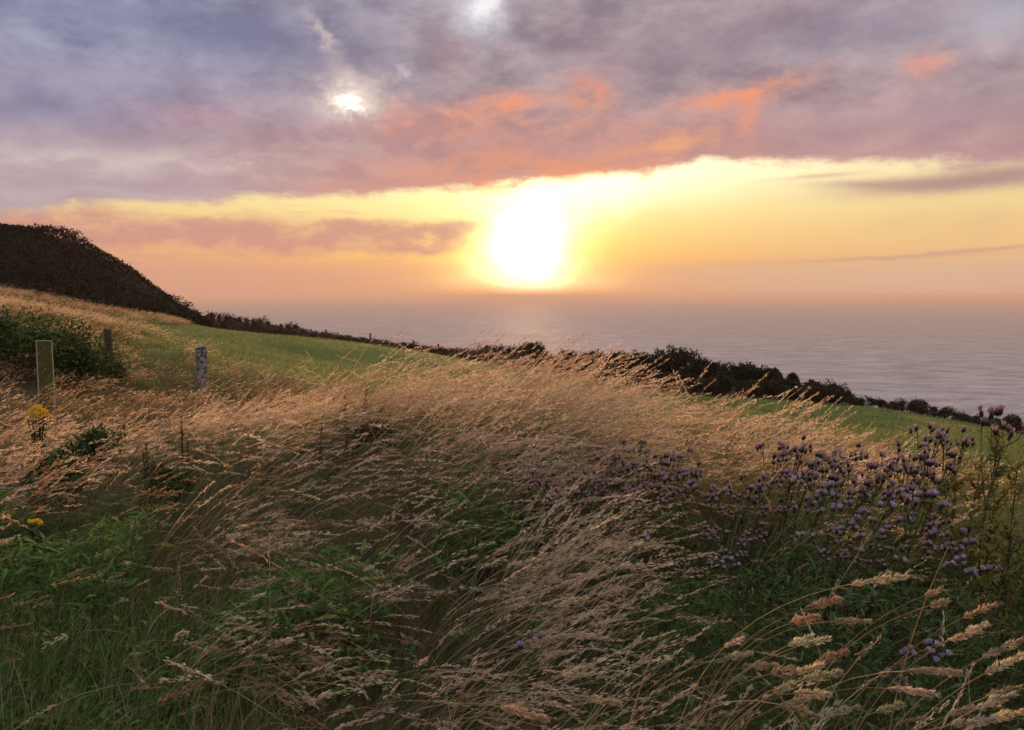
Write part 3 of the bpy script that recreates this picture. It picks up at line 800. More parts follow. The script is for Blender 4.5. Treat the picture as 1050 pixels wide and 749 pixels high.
# lower growth filling the foot of that hedge
protos = [shrub('low_bush', 1.0, 1.7, 1300, .12, HEDGE * .95 + BROWN * .15, 'low dark bush at the foot of the tall cliff hedge', 'bush', 'low bushes at the foot of the cliff hedge', lobes=6, stems=3, seed=40 + i) for i in range(3)]
k = 0
for u in np.linspace(515, 868, 40):
    o = protos[k] if k < 3 else copy_tree(protos[k % 3])
    place(o, u + random.uniform(-5, 5), 400, 48.0 - (u - 540) * .006 + random.uniform(-.9, .9), random.uniform(.9, 1.4) * (.8 if u < 620 else 1.0), random.uniform(0, 6.28)); k += 1
# straggling brown scrub along the cliff top left of the bushes
sprotos = [shrub('scrub_bush', .8, 1.9, 1200, .12, BROWN, 'low reddish brown scrub bush on the skyline between the hill and the cliff hedge', 'bush', 'brown scrub bushes along the skyline', lobes=6, stems=4, seed=60 + i) for i in range(4)]
k = 0
for u in list(np.linspace(204, 548, 50)) + list(np.linspace(230, 548, 46)):
    vt = np.interp(u, [200, 240, 290, 340, 400, 450, 500, 550], [322, 325, 333, 343, 351, 357, 357, 359])
    d = np.interp(u, [200, 330, 450, 550], [64, 57, 53, 50]) + random.uniform(-1.2, 1.2) - (3.0 if k >= 50 else 0)
    h = max(.5, height_for(u, vt + (5 if k >= 50 else 0), d)) * random.uniform(.80, 1.15)
    o = sprotos[k] if k < 4 else copy_tree(sprotos[k % 4])
    place(o, u, 340, d, 1.0, random.uniform(0, 6.28)); o.scale = (1.0, 1.0, h / .78); k += 1
# low dark hedge at the right, going down to the sea
rprotos = [shrub('field_hedge_bush', .9, 1.7, 1200, .12, HEDGE * .9 + BROWN * .2, 'low dark bush in the straggling hedge below the right hand field', 'bush', 'low hedge right of the tall bushes', lobes=6, stems=3, seed=80 + i) for i in range(3)]
k = 0
for u in np.linspace(872, 1120, 24):
    vt = np.interp(u, [870, 900, 940, 1000, 1060, 1120], [405, 409, 411, 424, 431, 440]) + random.uniform(-2, 3)
    d = np.interp(u, [870, 1120], [46.5, 44]) + random.uniform(-.5, .5)
    h = max(.5, height_for(u, vt, d))
    o = rprotos[k] if k < 3 else copy_tree(rprotos[k % 3])
    place(o, u, 410, d, 1.0, random.uniform(0, 6.28)); o.scale = (1.0, 1.0, h / .88); k += 1

# bushes at the left bank and the dark clump in the grass
LEAFG = np.array([[.055, .095, .028], [.07, .12, .035], [.045, .08, .028], [.10, .13, .04]])
for (u, vt, d, w, pal, lab) in [
        (2, 320, 15.0, 3.0, LEAFG * 1.1, 'dark green bush at the far left edge below the straw coloured bank'),
        (42, 336, 15.5, 2.6, LEAFG * .9, 'dark green bush behind the tall narrow frame on the left bank'),
        (84, 350, 16.5, 1.9, LEAFG * .9, 'dark bush between the tall narrow frame and the dark wooden post')]:
    h = height_for(u, vt, d)
    o = shrub('bank_bush', h, w, 3600, .085, pal, lab, 'bush', None, lobes=8, stems=4, seed=int(u) + 100); place(o, u, 400, d)
for (u, vt, d, w, lab) in [(95, 432, 7.2, .62, 'bright green leafy weed clump between the yellow ragwort and the wind blown grass'),
                           (60, 455, 6.4, .45, 'small green leafy weed below the yellow ragwort flowers'),
                           (160, 470, 6.2, .50, 'dark green leafy weed behind the tall bare dock stems at the left'),
                           (385, 437, 6.9, .45, 'dark leafy weed standing alone in the middle of the dry grass')]:
    h = max(.3, height_for(u, vt, d))
    o = shrub('leafy_weed', h, w, 900, .06, LEAFG * (1.0 if u != 385 else .6), lab, 'weed', None, lobes=6, stems=5, seed=int(u) + 7); place(o, u, 470, d)

# ------------------------------------------------------------------ fence posts and the narrow frame
def post(name, u, v_top, d, w, h_below, material, label, lean=(0, 0), cap=None, seed=0):
    r = np.random.default_rng(seed)
    p = at(u, v_top, d); z0 = gz1(p[0], p[1]) - .1; h = p[2] - z0
    root = empty(name, (p[0], p[1], z0)); tag(root, label, 'fence post', None)
    mb = MB(); n = 10; k = 9
    th = np.arange(n) * 2 * math.pi / n
    rad = w * .5 * (1 + .07 * r.standard_normal(n))
    rows = []
    for i in range(k):
        t = i / (k - 1)
        rr = rad * (1 + .05 * r.standard_normal(n)) * (1.04 - .08 * t)
        zt = h * t + (0.015 * np.sin(th * 2 + seed) * (i == k - 1))
        rows.append(np.stack([np.cos(th) * rr + lean[0] * t * h, np.sin(th) * rr + lean[1] * t * h, np.full(n, 0.0) + zt], 1))
    top = np.array([[lean[0] * h, lean[1] * h, h + .006]])
    V = np.concatenate(rows + [top])
    fs = [[i * n + j, i * n + (j + 1) % n, (i + 1) * n + (j + 1) % n, (i + 1) * n + j] for i in range(k - 1) for j in range(n)]
    fs += [[(k - 1) * n + j, (k - 1) * n + (j + 1) % n, k * n, -1] for j in range(n)]
    mb.add(V, np.array(fs)); mb.build('shaft', material, root)
    if cap:
        for zz_ in cap:
            st = MB()
            pts = [np.array([w * .5 * 1.03, -.02, h * zz_]), np.array([w * .5 * 1.16, 0, h * zz_ + .012]), np.array([w * .5 * 1.03, .02, h * zz_])]
            st.tube([q_ + np.array([lean[0] * h * zz_, 0, 0]) for q_ in pts], .004, (.2, .2, .2), 5)
            st.build('wire_staple', M['metal'], root)
    return root
mm, g = mat('dull_metal'); finish(g, principled(g, (0.30, 0.29, 0.27), 0.55, 0.5, None, 0.7)); M['metal'] = mm
mm, g = mat('pale_painted_metal'); finish(g, principled(g, (0.34, 0.37, 0.30), 0.6, 0.3)); M['pale'] = mm
post('fence_post', 205, 356, 19.5, .27, .4, M['wood_lichen'], 'stout weathered post with pale lichen patches, standing in front of the green field', (.01, .0), (.82, .5), 3)
post('fence_post', 112, 338, 18.0, .19, .4, M['wood'], 'dark slim wooden post beside the bush on the left bank', (-.03, 0), (.85,), 5)
for i, (u, vt, d, lab) in enumerate([(334, 338, 55.5, 'distant thin fence post on the skyline scrub, nearest to the hill'), (380, 342, 54, 'distant thin fence post on the skyline scrub, second from the hill'),
                                     (424, 349, 53, 'distant thin fence post on the skyline scrub, third from the hill'), (449, 353, 52, 'distant thin fence post on the skyline scrub, farthest from the hill')]):
    post('fence_post', u, vt, d, .12, .3, M['wood'], lab, (random.uniform(-.04, .04), 0), None, 20 + i)

def narrow_frame():
    d = 13.0
    a = at(37, 350, d); b = at(53, 349.5, d); z0 = gz1(a[0], a[1]) - .1
    root = empty('marker_frame', ((a[0] + b[0]) / 2, d, z0)); tag(root, 'tall narrow pale frame with a milky panel standing above the yellow ragwort', 'frame')
    hw = (b[0] - a[0]) / 2; h = a[2] - z0
    for sx in (-1, 1):
        m_ = MB(); m_.tube([(sx * hw, 0, 0), (sx * hw * 1.02, 0, h * .5), (sx * hw * .98, 0, h + .004 * sx)], .008, (.5, .5, .5), 8); m_.build('upright', M['pale'], root, True)
    m_ = MB(); m_.tube([(-hw * 1.05, 0, h), (0, 0, h + .006), (hw * 1.05, 0, h)], .009, (.5, .5, .5), 8); m_.build('top_rail', M['pale'], root, True)
    gm_, g = mat('clear_plastic')
    tr = g.new('ShaderNodeBsdfTransparent'); tr.inputs[0].default_value = (.74, .82, .73, 1)
    gl = g.new('ShaderNodeBsdfTranslucent'); gl.inputs[0].default_value = (.10, .12, .085, 1)
    mx_ = g.new('ShaderNodeMixShader'); mx_.inputs[0].default_value = .13
    g.t.links.new(tr.outputs[0], mx_.inputs[1]); g.t.links.new(gl.outputs[0], mx_.inputs[2]); finish(g, mx_.outputs[0])
    m_ = MB(); e = .004; x0, x1, y0, y1, za, zb = -hw + .011, hw - .011, -e, e, .02, h - .012
    m_.add([(x0, y0, za), (x1, y0, za), (x1, y1, za), (x0, y1, za), (x0, y0, zb), (x1, y0, zb), (x1, y1, zb), (x0, y1, zb)],
           [[0, 3, 2, 1], [4, 5, 6, 7], [0, 1, 5, 4], [1, 2, 6, 5], [2, 3, 7, 6], [3, 0, 4, 7]])
    m_.build('panel', gm_, root)
narrow_frame()

# ------------------------------------------------------------------ thistles
def lobed_leaf(mb, p, d, L, W, tint, r):
    """jagged thistle leaf: zigzag edges along a drooping midrib"""
    n = 7
    d = d / np.linalg.norm(d); s = np.cross(d, [0, 0, 1.0]); s /= np.linalg.norm(s) + 1e-9
    t = np.linspace(0, 1, n)
    mid = p + d * (t * L)[:, None] + np.array([0, 0, 1.0]) * (-.45 * L * t ** 2)[:, None]
    w = W * np.sin(np.clip(t * 1.05 + .08, 0, 1) * math.pi) * np.where(np.arange(n) % 2 == 0, .45, 1.0) * .5
    up = np.array([0, 0, 1.0]) * (w * .4)[:, None]
    v = np.stack([mid - s * w[:, None] + up, mid, mid + s * w[:, None] + up], 1).reshape(-1, 3)
    f = []
    for i in range(n - 1):
        f += [[i * 3, i * 3 + 1, i * 3 + 4, i * 3 + 3], [i * 3 + 1, i * 3 + 2, i * 3 + 5, i * 3 + 4]]
    mb.add(v, f, tint)

def thistle_proto(kind, h, nhead, seed, label):
    r = np.random.default_rng(seed)
    root = empty('thistle', (0, 0, 0)); tag(root, label, 'thistle', 'thistles in the grass')
    lean = r.uniform(.08, .22)
    st, lf = MB(), MB()
    t = np.linspace(0, 1, 8)
    axis = np.stack([lean * h * t ** 2, .02 * np.sin(t * 5 + seed), h * .86 * t], 1)
    green = np.array([.09, .14, .04]) if kind != 'dark' else np.array([.09, .105, .04])
    st.tube(axis, np.linspace(.0055, .0026, 8), green * 1.1, 6)
    for i in range(26):
        q = r.uniform(.08, .94); p = np.array([np.interp(q, t, axis[:, j]) for j in range(3)]); a = r.uniform(0, 6.28)
        lobed_leaf(lf, p, np.array([math.cos(a), math.sin(a), .45]), r.uniform(.07, .15) * (1.1 - .5 * q), r.uniform(.03, .055), green * r.uniform(.7, 1.3), r)
    heads = []
    nb = max(3, nhead // 2)
    for b in range(nb):
        q = r.uniform(.62, 1.0); p = np.array([np.interp(q, t, axis[:, j]) for j in range(3)])
        a = b * 2.4 + r.uniform(-.4, .4); reach = r.uniform(.03, .10)
        e = np.array([p[0] + math.cos(a) * reach + .02, p[1] + math.sin(a) * reach, h * r.uniform(.90, 1.0)])
        mid = (p + e) / 2 + np.array([math.cos(a), math.sin(a), 0]) * reach * .25
        st.tube([p, mid, e], [.0026, .002, .0016], green * 1.1, 5)
        heads.append((e, np.array([math.cos(a) * .25 + .2, math.sin(a) * .25, 1.0])))
        for _ in range(max(1, nhead // nb) - 1 + (r.random() < .4)):
            o2 = e + np.array([r.uniform(-.03, .03), r.uniform(-.03, .03), r.uniform(-.03, .012)])
            st.tube([mid * .4 + e * .6, o2], [.0017, .0014], green * 1.1, 5)
            heads.append((o2, np.array([r.uniform(-.5, .7), r.uniform(-.5, .5), 1.0])))
    st.build('stem', M['leaf'], root, True); lf.build('foliage', M['leaf'], root)
    pal = {'purple': np.array([[.54, .43, .60], [.62, .51, .68], [.46, .35, .52]]), 'dark': np.array([[.54, .38, .48], [.60, .46, .54], [.40, .25, .28], [.50, .39, .36]]),
           'pale': np.array([[.56, .46, .66], [.66, .58, .70], [.50, .40, .62]])}[kind]
    for (e, d) in heads:
        d = d / np.linalg.norm(d); s = r.uniform(.8, 1.3) * (1.05 if kind == 'dark' else 1.08)
        fl, cx = MB(), MB()
        # calyx: a small egg of overlapping bracts
        ref = np.cross(d, [1.0, .2, 0]); ref /= np.linalg.norm(ref); bn = np.cross(d, ref)
        prof = [(0, .0015), (.003, .0055), (.008, .0072), (.013, .006), (.016, .0042)]
        cx.tube([e + d * z * s for z, _ in prof], [q_ * s for _, q_ in prof], (.075, .07, .045) if kind != 'dark' else (.07, .045, .045), 7)
        for k_ in range(10):
            a = k_ * 2.399; z = .002 + .011 * k_ / 10; o_ = (ref * math.cos(a) + bn * math.sin(a))
            b0 = e + d * z * s + o_ * .006 * s
            sd_ = np.cross(d, o_) * .0022 * s
            cx.add([b0 - sd_, b0 + sd_, b0 + (o_ * .0035 + d * .005) * s], [[0, 1, 2]], (.09, .07, .05))
        # florets: a brush of fine tubes
        m_ = 34
        a = r.uniform(0, 6.28, m_); q_ = np.sqrt(r.random(m_))
        o_ = ref[None] * np.cos(a)[:, None] + bn[None] * np.sin(a)[:, None]
        b0 = e + d * .013 * s + o_ * (q_ * .0035 * s)[:, None]
        tip = b0 + (d[None] * (.019 - .006 * q_)[:, None] + o_ * (q_ * .0078)[:, None]) * s
        sd_ = np.cross(tip - b0, r.standard_normal((m_, 3))); sd_ /= np.linalg.norm(sd_, axis=1, keepdims=True) + 1e-9; sd_ *= .0012 * s
        v = np.stack([b0 - sd_ * .5, b0 + sd_ * .5, tip + sd_, tip - sd_], 1).reshape(-1, 3)
        tt_ = pal[r.integers(0, len(pal))] * .6 + pal[r.integers(0, len(pal), m_)] * .4 * r.uniform(.6, 1.4, (m_, 1))
        fl.add(v, np.arange(m_ * 4).reshape(-1, 4), np.repeat(np.clip(tt_, 0, .9), 4, 0))
        ho_ = fl.build('flower_head', M['flower'], root); cx.build('calyx', M['leaf'], ho_, True)
    remember(root)
    ctr = np.mean([e for e, _ in heads], 0)
    return root, ctr, h

TH = {'dark': [thistle_proto('dark', .68 + .03 * i, 15 + 3 * i, 200 + i, 'x') for i in range(3)],
      'purple': [thistle_proto('purple', .62 + .04 * i, 7 + 2 * i, 220 + i, 'x') for i in range(3)],
      'pale': [thistle_proto('pale', .60 + .05 * i, 5 + 3 * i, 240 + i, 'x') for i in range(2)]}
used = set()
def thistle(kind, u, v, d, label, j=None):
    L = TH[kind]; j = (len(used) if j is None else j) % len(L)
    root, ctr, h = L[j]
    if (kind, j) in used: root = copy_tree(root)
    used.add((kind, j)); 
    rz = random.uniform(-.7, .7)
    d *= .88 if v < 512 else .95
    v += 9 if kind == 'dark' else 4
    T = at(u, v, d)
    s = (T[2] - gz1(T[0], T[1])) / ctr[2]; s = min(max(s, .55), 1.7)
    cx, cy_ = ctr[0] * s, ctr[1] * s
    bx, by = T[0] - (cx * math.cos(rz) - cy_ * math.sin(rz)), T[1] - (cx * math.sin(rz) + cy_ * math.cos(rz))
    k = min(s, 1.15) if s > 1 else max(s, .85)      # heads keep about their size
    root.location = (bx, by, T[2] - ctr[2] * s); root.rotation_euler = (0, 0, rz); root.scale = (k, k, s)
    root['label'] = label
_c = [0]
def th(kind, u, v, d, label):
    _c[0] += 1; thistle(kind, u, v, d, label, _c[0])
th('dark', 545, 463, 5.6, 'lone dark flat topped thistle at the left end of the thistles, apart from the rest')
th('dark', 575, 492, 5.2, 'dark purple thistle with a broad dense head cluster, right of the lone flat topped one')
th('dark', 534, 505, 5.0, 'low dark thistle directly below the lone flat topped one')
th('dark', 562, 508, 4.9, 'low dark thistle below the broad dense head cluster')
th('dark', 624, 462, 5.5, 'dark thistle forming the left part of the upper middle thistle cluster')
th('dark', 655, 452, 5.8, 'tallest dark thistle in the upper middle cluster, above all its neighbours')
th('dark', 640, 473, 5.4, 'dark thistle in the heart of the upper middle cluster, below the tallest one')
th('dark', 690, 462, 5.6, 'dark thistle at the upper right of the upper middle cluster')
th('dark', 668, 487, 5.2, 'dark thistle low in the middle of the upper middle cluster')
th('purple', 699, 493, 5.1, 'purple thistle at the lower right of the upper middle cluster')
th('dark', 612, 497, 5.1, 'dark thistle below the left part of the upper middle cluster')
th('pale', 655, 552, 4.3, 'pale lilac thistle alone in the dark undergrowth below the upper middle cluster')
th('dark', 757, 545, 4.3, 'dark mauve thistle between the pale lilac one and the bright purple drift')
th('purple', 735, 575, 4.0, 'purple thistle low in the undergrowth just below the dark mauve one')
th('pale', 545, 655, 3.0, 'whitish lilac thistle lowest in the middle, among dry grass heads')
TAIL = [('dark', 800, 458, 5.4), ('dark', 816, 453, 5.6), ('dark', 832, 466, 5.4), ('dark', 851, 472, 5.3), ('dark', 868, 460, 5.6), ('dark', 890, 478, 5.2),
        ('dark', 906, 468, 5.4), ('dark', 925, 474, 5.3), ('dark', 942, 458, 5.5), ('dark', 960, 440, 5.7), ('dark', 982, 446, 5.6), ('dark', 947, 475, 5.2),
        ('dark', 878, 495, 5.0), ('dark', 815, 480, 5.1), ('dark', 845, 489, 5.0), ('dark', 912, 497, 4.9), ('dark', 940, 496, 4.9), ('dark', 968, 466, 5.3)]
for t_ in TAIL:
    th(*t_, 'dark mauve thistle in the crowded drift above the bright purple heads on the right')
th('purple', 836, 497, 4.6, 'topmost bright purple thistle of the drift at the right')
th('purple', 825, 519, 4.4, 'bright purple thistle at the left edge of the drift at the right')
th('purple', 851, 513, 4.4, 'bright purple thistle just below and right of the topmost bright one')
th('purple', 872, 523, 4.3, 'bright purple thistle in the middle of the right drift, above the lowest pair')
th('purple', 864, 542, 4.2, 'lower bright purple thistle left of the small single head in the right drift')
th('purple', 893, 538, 4.2, 'small bright purple thistle right of the lower bright one')
th('pale', 905, 520, 4.3, 'pale thistle on the right side of the bright purple drift')
th('purple', 942, 510, 4.4, 'purple thistle at the right end of the bright drift, before the yellow green weeds')
th('dark', 880, 565, 4.0, 'faded brownish thistle below the bright purple drift')
th('purple', 980, 553, 3.8, 'purple thistle at the tip of the arching bare grass stalk')
th('dark', 960, 553, 3.9, 'dark thistle touching the purple one at the tip of the arching bare stalk')
th('pale', 984, 580, 3.6, 'white blue thistle just below the purple one at the arching bare stalk')
th('pale', 1008, 584, 3.6, 'white blue thistle nearest the right edge of the picture')
th('purple', 946, 668, 2.8, 'purple thistle lowest of all, among the large foreground grass heads')
th('dark', 1031, 428, 4.6, 'tall dark thistle standing out against the sea at the right edge')

MORE = [(538, 478, 5.2), (553, 488, 5.1), (590, 505, 4.9), (600, 482, 5.2), (618, 488, 5.1), (632, 500, 5.0), (648, 494, 5.1), (660, 470, 5.4), (676, 474, 5.3), (682, 500, 4.9), (706, 478, 5.2), (574, 516, 4.8)]
for t_ in MORE:
    th('dark', *t_, 'dusty mauve thistle packed among the others of the upper middle cluster')
MORE = [(730, 500, 4.9), (748, 515, 4.7), (765, 500, 4.9), (780, 490, 5.0), (790, 515, 4.7), (772, 535, 4.5), (720, 540, 4.4), (745, 560, 4.2)]
for t_ in MORE:
    th('dark', *t_, 'dusty mauve thistle in the gap between the middle cluster and the right hand drift')
MORE = [(905, 552, 4.1), (925, 535, 4.2), (850, 560, 4.1), (820, 548, 4.2), (955, 530, 4.2), (918, 575, 3.9)]
for j_, t_ in enumerate(MORE):
    th('pale' if j_ % 2 else 'dark', *t_, 'faded dusty thistle in the shade just under the bright purple drift')

# ------------------------------------------------------------------ docks, ragwort, weeds
def dock(u, v, d, label, nst=3, hs=None, tint=(.09, .045, .03), lean=.1):
    p = at(u, v, d); z0 = gz1(p[0], p[1]); h = max(.3, p[2] - z0)
    root = empty('dock_plant', (p[0] - lean * h, p[1], z0 - .02)); tag(root, label, 'dock plant', 'seeding docks in the grass')
    r = np.random.default_rng(int(u * 3 + v))
    for i in range(nst):
        hh = h * (1 if i == 0 else r.uniform(.6, .92)); a = r.uniform(0, 6.28); ln = lean * (1 if i == 0 else r.uniform(-.6, 1.8))
        t = np.linspace(0, 1, 7)[:, None]
        ax = np.concatenate([ln * hh * t ** 1.5 + .04 * i * math.cos(a) , .05 * i * math.sin(a) + 0 * t, hh * t], 1)
        st = MB(); st.tube(ax, np.linspace(.005, .002, 7), np.array(tint) * .8, 5); so = st.build('stem', M['leaf'], root, True)
        sd_ = MB(); k = 160
        q = 1 - .55 * r.random(k) ** 1.0; P_ = np.stack([np.interp(q, t[:, 0], ax[:, j]) for j in range(3)], 1)
        w_ = np.round(q * 14) / 14
        P_[:, :2] += r.standard_normal((k, 2)) * (.016 * (1.25 - q))[:, None]
        P_[:, 2] = P_[:, 2] * .4 + .6 * np.interp(w_, t[:, 0], ax[:, 2]) + r.standard_normal(k) * .006
        leaves(sd_, P_, rdir(k, -.1), r.uniform(.008, .014, k), r.uniform(.007, .012, k), np.clip(np.array(tint) * (1 + .25 * r.standard_normal((k, 1))), .01, .5))
        sd_.build('seed_head', M['leaf'], root)
    lf = MB()
    k = 9; a = r.uniform(0, 6.28, k)
    leaves(lf, np.stack([.02 * np.cos(a), .02 * np.sin(a), r.uniform(.02, .35, k) * h], 1), np.stack([np.cos(a), np.sin(a), np.full(k, .5)], 1) / 1.118, r.uniform(.10, .18, k), r.uniform(.03, .05, k), np.tile(np.array([[.06, .07, .03]]), (k, 1)))
    lf.build('foliage', M['leaf'], root)
dock(186, 425, 6.4, 'tall thin dark dock stems at the left, in front of the stout lichened post', 3, lean=.02)
dock(150, 452, 6.0, 'shorter dark dock left of the tall thin stems', 2, lean=.0)
dock(330, 432, 6.0, 'single bare dark dock stem standing straight in the pale grass left of centre', 1, lean=.06)
dock(356, 437, 5.9, 'thin dark dock just right of the single bare stem', 1, lean=.03)
dock(376, 398, 7.2, 'bushy dark dock in the pale grass near the crest, left of centre', 4, lean=.12)
dock(396, 408, 7.1, 'dark dock leaning right beside the bushy one near the crest', 2, lean=.35)
dock(580, 404, 7.0, 'dark leaning dock spike in the glowing grass below the sun', 2, lean=.55)
dock(388, 438, 6.6, 'small dark dock above the lone leafy weed in the dry grass', 3, lean=.05)
dock(772, 428, 6.6, 'reddish brown dock leaning right below the green field', 3, (None), (.12, .055, .04), .5)
dock(755, 440, 6.4, 'reddish brown dock left of the leaning one below the green field', 3, (None), (.12, .055, .04), .3)
dock(705, 448, 6.2, 'olive brown dock between the middle thistles and the reddish docks', 3, (None), (.10, .075, .04), .2)

def ragwort(u, v, d, w, label, nh=60):
    p = at(u, v, d); z0 = gz1(p[0], p[1]); h = max(.25, p[2] - z0)
    root = empty('yellow_ragwort', (p[0], p[1], z0 - .02)); tag(root, label, 'wildflower')
    r = np.random.default_rng(int(u + v))
    st, lf = MB(), MB()
    tops = []
    for i in range(nh):
        a = r.uniform(0, 6.28); q = math.sqrt(r.random()) * w * .5
        tp = np.array([q * math.cos(a), q * math.sin(a) * .8, h + w * .55 * (1 - (q / (w * .5)) ** 2) * r.uniform(.5, 1) - w * .25])
        tops.append(tp)
        if i % 4 == 0: st.tube([(0.2 * tp[0], .2 * tp[1], 0), (.5 * tp[0], .5 * tp[1], h * .5), tuple(tp)], [.005, .004, .002], (.06, .08, .03), 5)
    k = 130; a = r.uniform(0, 6.28, k); q = r.random(k)
    leaves(lf, np.stack([.22 * w * np.cos(a) * (.3 + q), .22 * w * np.sin(a) * (.3 + q), h * q * .9], 1), rdir(k, .2), r.uniform(.05, .11, k), r.uniform(.015, .035, k), pick(LEAFG * .8, k))
    st.build('stem', M['leaf'], root, True); lf.build('foliage', M['leaf'], root)
    for tp in tops:
        m_ = 11; fl = MB(); a = np.arange(m_) * 6.283 / m_; rad = r.uniform(.016, .022)
        tl = r.standard_normal(2) * .35
        nrm = np.array([tl[0], tl[1] - .2, 1.0]); nrm /= np.linalg.norm(nrm); e1 = np.cross(nrm, [1, 0, 0]); e1 /= np.linalg.norm(e1); e2 = np.cross(nrm, e1)
        o_ = np.cos(a)[:, None] * e1 + np.sin(a)[:, None] * e2; s_ = -np.sin(a)[:, None] * e1 + np.cos(a)[:, None] * e2
        v = np.stack([tp + o_ * rad * .25, tp + o_ * rad * .7 + s_ * rad * .2, tp + o_ * rad * 1.1 - nrm * rad * .12, tp + o_ * rad * .7 - s_ * rad * .2], 1).reshape(-1, 3)
        fl.add(v, np.arange(m_ * 4).reshape(-1, 4), (.82, .52, .02))
        fl.tube([tp - nrm * .004, tp + nrm * .001, tp + nrm * .005], [rad * .3, rad * .42, rad * .2], (.70, .36, .02), 7)
        fl.build('flower_head', M['flower'], root)
ragwort(38, 420, 8.8, .27, 'bright yellow ragwort with a domed flower cluster below the narrow pale frame', 95)
ragwort(36, 530, 4.6, .07, 'tiny yellow ragwort flower low in the green weeds at the left edge', 7)

def tall_weed(u, v, d, label, tint, nbr=9):
    p = at(u, v, d); z0 = gz1(p[0], p[1]); h = max(.4, p[2] - z0)
    root = empty('tall_weed', (p[0] - .08 * h, p[1], z0 - .02)); tag(root, label, 'weed', 'tall leafy weeds at the right')
    r = np.random.default_rng(int(u * 7 + v))
    st, lf = MB(), MB()
    t = np.linspace(0, 1, 8); ax = np.stack([.08 * h * t ** 1.4, .02 * np.sin(4 * t + u), h * t], 1)
    st.tube(ax, np.linspace(.006, .002, 8), (.06, .06, .03), 6)
    for b in range(nbr + 8):
        q = r.uniform(.15, .97); p0 = np.array([np.interp(q, t, ax[:, j]) for j in range(3)]); a = r.uniform(0, 6.28); L = r.uniform(.05, .16) * (1.15 - .7 * q)
        e = p0 + np.array([math.cos(a) * L, math.sin(a) * L, L * 1.3])
        st.tube([p0, (p0 + e) / 2 + np.array([0, 0, -.01]), e], [.0025, .002, .0012], (.06, .06, .03), 5)
        k = 26; qq = r.random(k)[:, None]; pp = p0 + (e - p0) * qq
        leaves(lf, pp, rdir(k, .35), r.uniform(.018, .045, k), r.uniform(.007, .015, k), np.clip(np.array(tint) * (1 + .2 * r.standard_normal((k, 1))), .01, .5))
    st.build('stem', M['leaf'], root, True); lf.build('foliage', M['leaf'], root)
YG = (.24, .22, .05); OG = (.15, .15, .04)
tall_weed(1028, 440, 4.3, 'tall dark stemmed leafy weed at the right edge, reaching the sea line', YG, 14)
tall_weed(1006, 462, 4.2, 'yellow green leafy weed left of the tallest one, in front of the right field', YG, 14)
tall_weed(1046, 470, 3.9, 'yellow green leafy weed cut off by the right edge of the picture', YG, 12)
tall_weed(984, 488, 4.4, 'yellow green leafy weed beside the crowded thistles, farthest left of the weeds', YG, 12)
tall_weed(1020, 500, 3.7, 'bushy yellow green weed in front of the tallest leafy weed', YG, 14)
tall_weed(960, 500, 4.5, 'olive leafy weed at the end of the bright thistle drift', OG, 12)
tall_weed(1040, 545, 3.3, 'olive leafy weed low at the right edge above the white blue thistles', OG, 12)

